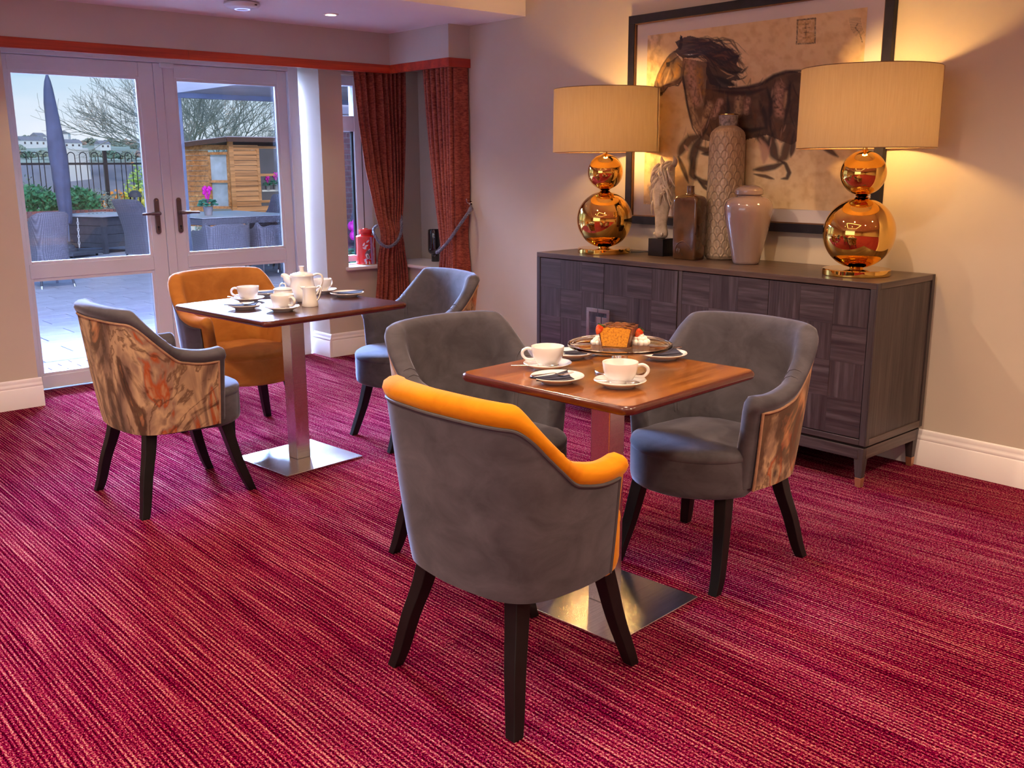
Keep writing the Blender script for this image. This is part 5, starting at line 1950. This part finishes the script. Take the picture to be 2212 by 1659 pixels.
cyclamen('magenta cyclamen in a grey pot on the patio table', (5.58, 12.22, GZ + .786), 1.05)

# firepit table
fp = thing('firepit_table', 'dark timber firepit table with a pale tiled top on the patio', 'table', (5.69, 16.45, GZ), R_(26))
A = .90
for k in range(2):
    for j in range(2):
        x0, y0 = (0, A - .07)[k], (0, A - .07)[j]
        MB().box(x0, x0 + .07, y0, y0 + .07, 0, .60).build('post', 'slate', fp, bevel=.004)
MB().box(.07, A - .07, .015, .055, .10, .17).box(.015, .055, .07, A - .07, .10, .17).box(A - .055, A - .015, .07, A - .07, .10, .17).box(.07, A - .07, A - .055, A - .015, .10, .17).build('lower_rail', 'slate', fp, bevel=.003, kind='stuff')
for nme, (a, b, c, d) in {'f': (.07, A - .07, .028, .04), 'l': (.028, .04, .07, A - .07), 'r': (A - .04, A - .028, .07, A - .07), 'b': (.07, A - .07, A - .04, A - .028)}.items():
    for j in range(3):
        MB().box(a, b, c, d, .172 + .142 * j, .310 + .142 * j).build('side_board', 'slate', fp, bevel=.003, seg=1)
MB().box(-.03, A + .03, -.03, A + .03, .60, .635).build('top_slab', 'tile', fp, bevel=.004)
for k in range(5):
    MB().box(.25 + .09 * k, .28 + .09 * k, .55, .57, .635, .64).build('tile_inlay', 'slate', fp, smooth=False)

# parasol with its cover, base and chain
pr = thing('parasol', 'closed parasol in a blue grey cover standing on a wheeled base', 'parasol', (5.12, 16.45, GZ))
rows = []
r = random.Random(3)
prof = [(.55, .115), (.62, .13), (.85, .15), (1.05, .165), (1.25, .19), (1.42, .18), (1.6, .19), (1.8, .185), (2.0, .17), (2.2, .15), (2.4, .13), (2.6, .10), (2.72, .07), (2.79, .035), (2.83, .008)]
for z, rad in prof:
    row = []
    rad *= .66
    for k in range(28):
        a = 2 * math.pi * k / 28
        q = rad * (1 + .10 * math.sin(3 * a + z * 2.2) + .06 * math.sin(7 * a - z * 5) + r.uniform(-.03, .03))
        row.append((q * math.cos(a) - .05 * (z - .5) * .55, q * math.sin(a), z + .02 * math.sin(a * 2) - .015))
    rows.append(row)
m = MB().grid(rows, closev=True)
m.f.append(tuple(range(28)))
m.build('cover', 'cover', pr, ang=180)
MB().tube([(0, 0, .08), (0, 0, .75)], .030, 14).build('pole', 'greymetal', pr)
MB().lathe([(.13, .085), (.13, .12), (.09, .13), (.085, .17), (.045, .18), (.04, .24)], 28).build('collar', 'slate', pr)
bs = MB().box(-.36, .36, -.36, .36, .035, .085)
bs.xf(Matrix.Rotation(R_(32), 4, 'Z'))
bs.build('base', 'slate', pr, bevel=.012)
for k in range(4):
    a = R_(32 + 45 + 90 * k)
    wq = MB().tube([(.40 * math.cos(a) - .012, .40 * math.sin(a), .033), (.40 * math.cos(a) + .012, .40 * math.sin(a), .033)], .032, 14)
    wq.build('castor', 'rubber', pr)
ch = MB()
for k in range(9):
    c = Vector((.14 - .002 * k, -.10, .58 - .052 * k))
    ch.tube([c + Vector((math.cos(t) * .012 * (k % 2), math.cos(t) * .012 * (1 - k % 2), math.sin(t) * .030)) for t in [2 * math.pi * q / 12 for q in range(12)]], .006, 6, closed=True)
ch.build('chain', 'chain', pr, kind='stuff')

# raised brick planter
PY, PX0, PX1, PZ = 17.95, 3.6, 6.62, .60
pw = thing('brick_planter', 'raised red brick planter wall behind the firepit', 'planter', (PX0, PY, GZ))
Lw = PX1 - PX0
MB().box(.01, Lw - .01, .008, 1.5, 0, PZ + .035).build('mortar_bed', 'mortar', pw, smooth=False)
bA = MB().box(-.031, .031, 0, .21, 0, .105).build('coping_brick', 'brickA', pw, bevel=.004, seg=1)
bB = MB().box(-.031, .031, 0, .21, 0, .105).build('coping_brick', 'brickB', pw, bevel=.004, seg=1)
nb = int(Lw / .072)
xa, xb = [], []
for k in range(nb):
    (xa if rnd.random() < .62 else xb).append(((.036 + .072 * k, rnd.uniform(-.004, .002), PZ - .045), 0))
copies(bA, pw, xa); copies(bB, pw, xb)
sA = MB().box(-.1025, .1025, 0, .10, 0, .062).build('brick', 'brickA', pw, bevel=.004, seg=1)
sB = MB().box(-.1025, .1025, 0, .10, 0, .062).build('brick', 'brickB', pw, bevel=.004, seg=1)
xa, xb = [], []
for j in range(7):
    for k in range(int(Lw / .215)):
        x = .108 + .215 * k + (.1 if j % 2 else 0)
        if x < Lw - .1: (xa if rnd.random() < .62 else xb).append(((x, 0, .012 + .076 * j), 0))
copies(sA, pw, xa); copies(sB, pw, xb)


def bush(label, name, c, rx, ry, rz_, leafm, n=900, ls=.05, cat='shrub', seed=1, group=None, cone=False, stemm='bark'):
    t = thing(name, label, cat, (c[0], c[1], c[2]), 0, group)
    r = random.Random(seed)
    m = MB()
    for k in range(n):
        a, u = r.uniform(0, 6.283), r.random()
        if cone:
            h = u ** 1.3
            rad = math.sqrt(max(0, 1 - h ** 2.2)) * (.92 + .1 * r.random())
            p = Vector((rx * rad * math.cos(a), ry * rad * math.sin(a), rz_ * h))
        else:
            ph = math.acos(1 - 1.25 * u)
            q = .65 + .42 * r.random()
            p = Vector((rx * q * math.sin(ph) * math.cos(a), ry * q * math.sin(ph) * math.sin(a), rz_ * max(.02, .12 + .88 * q * math.cos(ph))))
        d = Vector((r.uniform(-1, 1), r.uniform(-1, 1), r.uniform(-.2, 1))).normalized()
        s_ = d.orthogonal().normalized() * ls * .38
        L = ls * r.uniform(.7, 1.4)
        m.add([p, p + d * L * .5 + s_, p + d * L, p + d * L * .5 - s_], [(0, 1, 2, 3)])
    m.build('foliage', leafm, t, smooth=False, kind='stuff')
    s = MB()
    if not cone:
        for k in range(7):
            a = 2 * math.pi * k / 7
            s.tube([(0, 0, 0), (rx * .5 * math.cos(a), ry * .5 * math.sin(a), rz_ * .7)], .012, 5)
    else:
        s.lathe([(rx * .93, 0), (rx * .93, rz_ * .3), (rx * .80, rz_ * .55), (rx * .55, rz_ * .8), (rx * .25, rz_ * .94), (.01, rz_ * .99)], 20)
    s.build('stems' if not cone else 'inner_growth', stemm if not cone else leafm, t)
    return t


PZt = GZ + PZ + .03
bush('dense glossy green shrub in the planter behind the parasol', 'glossy_shrub', (5.25, 18.55, PZt), .42, .35, .42, 'shrub', 1100, .085, seed=1)
bush('glossy green shrub in the planter right of the parasol', 'glossy_shrub', (6.02, 18.55, PZt), .34, .35, .38, 'shrub', 950, .085, seed=2)
bush('brownish twiggy shrub in the planter right of the green shrubs', 'twiggy_shrub', (6.38, 18.8, PZt), .40, .3, .36, 'fartree', 500, .05, seed=3)
bush('low yellow green plant at the left end of the planter', 'low_plant', (4.75, 18.3, PZt - .02), .30, .2, .12, 'lime', 250, .07, seed=4)
bush('tall clipped lime green topiary at the left of the view', 'clipped_topiary', (5.05, 19.9, GZ - .1), .40, .40, 1.38, 'lime', 2600, .06, seed=5, cone=True)
bush('yellow leaved shrub behind the bollard light', 'yellow_shrub', (7.22, 18.85, GZ), .42, .4, .95, 'yellow', 1500, .07, seed=6)
bush('pale green leaning shrub at the right of the left door glass', 'yellow_shrub', (7.95, 20.2, GZ), .55, .4, 1.45, 'lime', 1600, .08, seed=7)

# bollard light
bo = thing('bollard_light', 'dark grey bollard light with a domed cap', 'bollard', (6.82, 17.95, GZ))
MB().lathe([(1e-5, 0), (.105, 0), (.105, .62), (.112, .63), (.112, .70), (.10, .71), (1e-5, .71)], 32, cap=False).build('post', 'greymetal', bo)
MB().lathe([(.085, .71), (.055, .75), (.03, .80), (.045, .86), (1e-5, .86)], 24).build('reflector', 'steel', bo)
MB().lathe([(.098, .71), (.098, .87)], 28, cap=False).build('clear_cover', 'glass', bo)
MB().lathe([(.118, .865), (.118, .885), (.10, .935), (.06, .975), (1e-5, .99)], 32, cap=False).build('dome_cap', 'slate', bo)

# bow top railings
FY = 19.3
rl_ = thing('bow_top_railing', 'black iron railing of hooped bars beyond the planter', 'fence', (4.2, FY, GZ))
hp = MB().tube([(-.064, 0, 0), (-.064, 0, 1.60)] + [(-.064 * math.cos(math.pi * k / 10), 0, 1.60 + .068 * math.sin(math.pi * k / 10)) for k in range(1, 10)] + [(.064, 0, 1.60), (.064, 0, 0)], .0085, 6, cap=False).build('hoop_bar', 'iron', rl_)
posts = [2.62]
xs = []
x = .1
while x < 3.52:
    if all(abs(x - q) > .13 for q in posts): xs.append(((x, 0, 0), 0))
    x += .212
copies(hp, rl_, xs)
for z in (1.44, .22):
    MB().box(-.1, 3.6, -.006, .006, z, z + .04).build('rail', 'iron', rl_, smooth=False)
for q in posts:
    MB().box(q - .032, q + .032, -.032, .032, -.3, 1.70).build('post', 'iron', rl_, bevel=.003)

# timber garden building
SYD = 21.6
sh = thing('summerhouse', 'orange stained timber garden building with a felt roof', 'shed', (10.5, SYD, GZ), R_(0))
# local frame: corner at origin; front face runs +x (towards the right), side face runs to the back left
sa = R_(118)
sx_, sy_ = math.cos(sa), math.sin(sa)
SH = 1.98


def side_pt(u, z, off=0):
    return (sx_ * u - sy_ * off * -1, sy_ * u + sx_ * off * -1, z)


def board(u0, u1, z0, z1, side, th=.030, mt='shed', nm='cladding_board', par=None, off=0.0):
    """one lapped board on the front (side 0) or the flank (side 1)"""
    vs = []
    for z, o_ in ((z0, off + th), (z1, off + th * .45)):
        for u in (u0, u1):
            for q in (0, 1):
                oo = o_ * q
                if side == 0: vs.append((u, -oo, z))
                else: vs.append((sx_ * u - sy_ * oo, sy_ * u + sx_ * oo, z))
    m = MB().add(vs, [(0, 1, 3, 2), (4, 6, 7, 5), (1, 5, 7, 3), (0, 2, 6, 4), (0, 4, 5, 1), (2, 3, 7, 6)])
    return m.build(nm, mt, par or sh, smooth=False)


BH = .118
nbd = int(SH / BH)
# front: window opening from u=.78 to 1.62, z .95..1.78 ; flank: window from u=.08 to .50
for k in range(nbd):
    z0, z1 = k * BH, k * BH + BH - .008
    if z1 < .56 or z0 > 1.84: board(.06, 3.2, z0, z1, 0)
    else:
        board(.06, .70, z0, z1, 0)
        board(2.45, 3.2, z0, z1, 0)
    s0 = .04 if (z1 < .44 or z0 > 1.72) else .62
    ztop_l = SH - .10
    board(s0, 1.75, z0, z1, 1)
MB().box(-.05, .06, -.05, .04, 0, SH).build('corner_post', 'shed', sh, bevel=.004)
MB().box(.65, 2.5, -.015, .02, .54, .60).box(.65, 2.5, -.015, .02, 1.80, 1.86).box(.65, .72, -.03, .02, .60, 1.80).box(1.40, 1.50, -.03, .02, .60, 1.80).box(2.40, 2.5, -.03, .02, .60, 1.80).box(.72, 1.40, -.03, .01, 1.16, 1.22).box(1.50, 2.40, -.03, .01, 1.16, 1.22).build('window_frame', 'shed', sh, bevel=.003, kind='stuff')
for (a, b) in ((.72, 1.40), (1.50, 2.40)):
    for (c, d) in ((.60, 1.16), (1.22, 1.80)):
        MB().box(a, b, -.002, .004, c, d).build('pane', 'paneD', sh, smooth=False)
MB().box(.74, 1.39, -.028, -.004, .80, .84).build('window_ledge', 'matboard', sh, smooth=False)
for u0, u1, z0, z1 in ((.06, .62, 1.66, 1.72), (.06, .62, 1.02, 1.08), (.06, .62, .42, .48), (.56, .62, .48, 1.66), (.04, .10, .48, 1.66)):
    board(u0, u1, z0, z1, 1, .055, nm='window_frame')
for z0, z1 in ((.48, 1.02), (1.08, 1.66)):
    board(.10, .56, z0, z1, 1, .020, 'paneL', 'pane')
# roof
rf = MB()
ov = .10
a0 = (-.14, -.16)
q1 = (3.3, -.16)
q2 = (sx_ * 1.90 - .10, sy_ * 1.90 - .05)
q3 = (q2[0] + 3.6, q2[1])
zz0, zz1 = SH + .0, SH - .17
vs = [(a0[0], a0[1], zz0), (q1[0], q1[1], zz0), (q3[0], q3[1], zz1), (q2[0], q2[1], zz1)]
rf.add([(x, y, z + .03) for x, y, z in vs] + [(x, y, z + .09) for x, y, z in vs], [(3, 2, 1, 0), (4, 5, 6, 7), (0, 1, 5, 4), (1, 2, 6, 5), (2, 3, 7, 6), (3, 0, 4, 7)])
rf.build('roof', 'felt', sh, smooth=False)
bd = MB()
for (pa, pb) in ((0, 1), (3, 0)):
    A_, B_ = Vector(vs[pa]), Vector(vs[pb])
    bd.tube([A_ + Vector((0, 0, .02)), B_ + Vector((0, 0, .02))], .035, 4, flat=(1.5, .35), square=True, up=(0, 0, 1))
bd.build('bargeboard', 'edge1', sh, smooth=False)
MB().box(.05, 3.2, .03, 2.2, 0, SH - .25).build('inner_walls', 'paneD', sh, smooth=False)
cyclamen('magenta cyclamen on the left of the ledge in the garden building window', (10.5 + .90, SYD - .018, GZ + .84), .9)
cyclamen('magenta cyclamen right of another on the garden building ledge', (10.5 + 1.12, SYD - .020, GZ + .84), 1.15)

# canopy outside the right door: a slim grey post, beam, soffit and white fascia
cn = thing('canopy', 'pale canopy on a slim grey post outside the right door', 'canopy', (5.19, 12.0, GZ))
MB().box(-.03, .03, -.03, .03, 0, 2.28).build('post', 'greymetal', cn, bevel=.003)
MB().box(-.05, 5.0, -.04, .04, 2.235, 2.30).build('beam', 'greymetal', cn, bevel=.003)
MB().box(-.04, 5.0, -4.2, -.04, 2.295, 2.33).build('soffit', 'soffit', cn, smooth=False)
MB().box(-.06, -.04, -4.2, .04, 2.285, 2.75).build('fascia', 'fascia', cn, smooth=False)

# brick house wing seen through the side window
bh = thing('brick_wing', 'red brick wing of the building seen through the narrow side window', 'building', (7.15, 12.15, GZ))
MB().box(0, 3, .01, .3, 0, 4.2).build('mortar_bed', 'mortar', bh, smooth=False)
bm_ = MB()
for j in range(34):
    for k in range(14):
        x = .11 + .215 * k + (.107 if j % 2 else 0)
        z = .05 + .076 * j
        if z > 2.05: continue
        bm_.box(x - .101, x + .101, 0, .02, z, z + .064)
bm_.build('brick', 'brickB', bh, smooth=False, kind='stuff')
MB().box(0, 3, -.02, .02, 2.12, 2.75).build('fascia_board', 'fascia', bh, smooth=False)
wicker_chair('grey rattan chair glimpsed through the narrow side window', 6.92, 10.75, 200, .92, .6, .1, .26)
cyclamen('magenta flowered plant glimpsed through the narrow side window', (6.42, 9.95, GZ + .0), 2.2)


# bare trees
def tree(label, x, y, z0, H, spread, seed, n0=5, group='bare trees beyond the railings'):
    t = thing('bare_tree', label, 'tree', (x, y, z0), 0, group)
    r = random.Random(seed)
    trunk, br = MB(), MB()
    fork = H * .22
    trunk.tube([(0, 0, 0), (.05, 0, fork * .6), (0, .03, fork)], [H * .016, H * .013, H * .011], 8)

    def grow(p, d, L, rad, depth):
        pts = [p]
        q = p.copy()
        dd = d.copy()
        seg = 4
        kids = []
        for k in range(seg):
            dd = (dd + Vector((r.uniform(-1, 1), r.uniform(-1, 1), r.uniform(-.35, .6))) * .16).normalized()
            q = q + dd * L / seg
            pts.append(q.copy())
            if k >= 1: kids.append((q.copy(), dd.copy()))
        (br).tube(pts, [max(.0045, rad * (1 - .14 * k)) for k in range(seg + 1)], 4 if depth > 1 else 5, cap=False)
        if depth >= 5: return
        for q_, d_ in kids:
            for _ in range(2 if depth < 4 else 1):
                if depth >= 2 and r.random() < .12: continue
                s = Vector((r.uniform(-1, 1), r.uniform(-1, 1), r.uniform(-.4, .7))).normalized()
                nd = (d_ + s * .75 * spread).normalized()
                grow(q_, nd, L * r.uniform(.55, .72), rad * .52, depth + 1)
    for k in range(n0):
        a = 2 * math.pi * k / n0 + r.uniform(-.3, .3)
        grow(Vector((0, 0, fork * (.75 + .25 * r.random()))), Vector((math.cos(a) * .75, math.sin(a) * .75, .75)).normalized(), H * .30, H * .0075, 1)
    trunk.build('trunk', 'bark', t)
    br.build('branches', 'bark', t, smooth=False, kind='stuff')
    return t


tree('large spreading bare tree right of the parasol, seen through both doors', 13.8, 31.0, -1.0, 7.6, 1.0, 3, 6)
tree('smaller bare tree beyond the roof of the garden building', 24.0, 44.0, -1.0, 7.2, 1.0, 9, 4)
tree('twiggy bare tree at the left edge of the left door glass', 3.9, 26.0, -1.2, 3.6, 1.0, 14, 3)

# houses and trees on the far hillside
P = []
for i in range(40):
    row = []
    for j in range(26):
        a = R_(36 + 54 * i / 39)
        d = 60 + j * 24
        row.append((d * math.cos(a), d * math.sin(a), -9 + 23 * (j / 25) ** .9 + .7 * math.sin(i * .8 + j * .3)))
    P.append(row)
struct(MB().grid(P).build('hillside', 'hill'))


def house(label, px, py, Y, w, h, d, deg, roofm='farroof', grp='white houses on the hillside', rise=.32):
    if Y > 60: Y *= 4.2
    c = at(px, py, y=Y)
    t = thing('house', label, 'house', (c.x, c.y, c.z), R_(deg), grp)
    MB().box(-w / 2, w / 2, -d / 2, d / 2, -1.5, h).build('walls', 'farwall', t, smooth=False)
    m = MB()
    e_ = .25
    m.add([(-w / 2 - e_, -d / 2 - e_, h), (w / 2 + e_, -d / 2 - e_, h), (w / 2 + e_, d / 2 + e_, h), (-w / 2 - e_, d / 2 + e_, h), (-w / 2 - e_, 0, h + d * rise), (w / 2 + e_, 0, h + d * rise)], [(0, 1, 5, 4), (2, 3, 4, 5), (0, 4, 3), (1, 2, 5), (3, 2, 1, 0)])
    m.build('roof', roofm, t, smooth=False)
    for k in range(max(2, int(w / 3))):
        x = -w / 2 + (k + .5) * w / max(2, int(w / 3))
        MB().box(x - .45, x + .45, -d / 2 - .05, -d / 2 + .02, h * .35, h * .75).build('window', 'paneD', t, smooth=False)
    return t


house('white terrace at the left of the hillside', 66, 316, 120, 13, 2.6, 6, 20)
house('white house left of the parasol, high on the hillside', 84, 309, 135, 6, 3.4, 6, 30)
house('white gabled house just right of the parasol on the hillside', 140, 308, 125, 5, 4.2, 5, 60)
house('long low white house right of the parasol on the hillside', 151, 320, 110, 9, 2.2, 5, 15)
house('white house half hidden by the bare tree', 222, 322, 110, 5, 2.2, 5, 10)
house('white rendered house with a wide grey roof just beyond the railings', 150, 450, 36, 4.2, .35, 6, 8, grp='white houses beyond the railings', rise=.19)
house('white rendered house at the right, just beyond the railings', 262, 446, 34, 4.2, .5, 5, -18, grp='white houses beyond the railings', rise=.17)
c = at(173, 372, y=33)
tag(MB().box(c.x - .35, c.x + .35, 33, 33.6, c.z - .5, c.z + .75).build('white_chimney', 'farwall', bevel=.04), 'tall white rendered chimney above the grey roof beyond the railings', 'chimney')
hb = random.Random(12)
labs = ['hazy rounded tree on the skyline', 'hazy spreading tree on the skyline', 'brown autumn tree on the hillside', 'dark evergreen tree on the hillside']
hc = [(56, 306, 150, 6.5, 0), (70, 312, 140, 3.5, 3), (40, 322, 120, 4, 0), (100, 312, 150, 5, 0), (30, 330, 90, 3, 2), (130, 312, 140, 3.4, 3), (150, 310, 150, 3.2, 0), (163, 309, 140, 4, 3), (180, 315, 150, 6, 2), (196, 312, 150, 7, 0), (215, 316, 150, 6, 2), (236, 312, 150, 7, 0), (258, 318, 140, 6, 0), (280, 316, 150, 8, 2), (300, 322, 130, 6, 0), (148, 332, 90, 3, 3), (175, 334, 90, 3, 2), (205, 334, 90, 3.5, 0), (240, 336, 90, 4, 3), (275, 338, 90, 4, 0), (306, 334, 90, 4, 2), (60, 336, 90, 3, 3), (90, 334, 90, 3, 0), (120, 335, 90, 2.6, 2), (400, 300, 150, 7, 0), (330, 320, 140, 7, 0)]
hc.sort()
ORD = ['first', 'second', 'third', 'fourth', 'fifth', 'sixth', 'seventh', 'eighth', 'ninth', 'tenth', 'eleventh', 'twelfth', 'thirteenth', 'fourteenth']
cnt_ = [0] * 4
for i, (px, py, Y, s, k) in enumerate(hc):
    Y *= 3.8
    s *= 1.15
    c = at(px, py, y=Y)
    t = thing('distant_tree', labs[k] + ', ' + ORD[cnt_[k]] + ' of its kind from the left', 'tree', (c.x, c.y, c.z), 0, 'hazy trees on the far hillside')
    cnt_[k] += 1
    m = MB()
    for q in range(150):
        d_ = Vector((hb.gauss(0, 1), hb.gauss(0, 1), hb.gauss(0, .8))).normalized() * s * .62 * hb.random() ** .4
        d_.z = abs(d_.z) * .9 - s * .15
        m.sphere(d_, s * hb.uniform(.04, .11), 5, 4, (1.3, 1.3, 1))
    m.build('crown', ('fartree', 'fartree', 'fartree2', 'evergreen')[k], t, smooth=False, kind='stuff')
    MB().tube([(0, 0, -s * 1.2), (0, 0, 0)], s * .05, 6).build('trunk', 'bark', t)
bush('orange flowering shrub beyond the railing post', 'flowering_shrub', (8.7, 23.9, .05), .8, .5, .75, 'orangeflower', 260, .11, seed=17, stemm='bark')
bush('tangle of grey twigs beyond the left of the railings', 'twiggy_shrub', (6.0, 22.5, -.3), .9, .6, 1.55, 'fartree', 900, .07, seed=18)
bush('pale twiggy hedge beyond the railing post', 'twiggy_shrub', (8.9, 22.3, -.4), 1.1, .5, 1.0, 'matboard', 700, .06, seed=19)
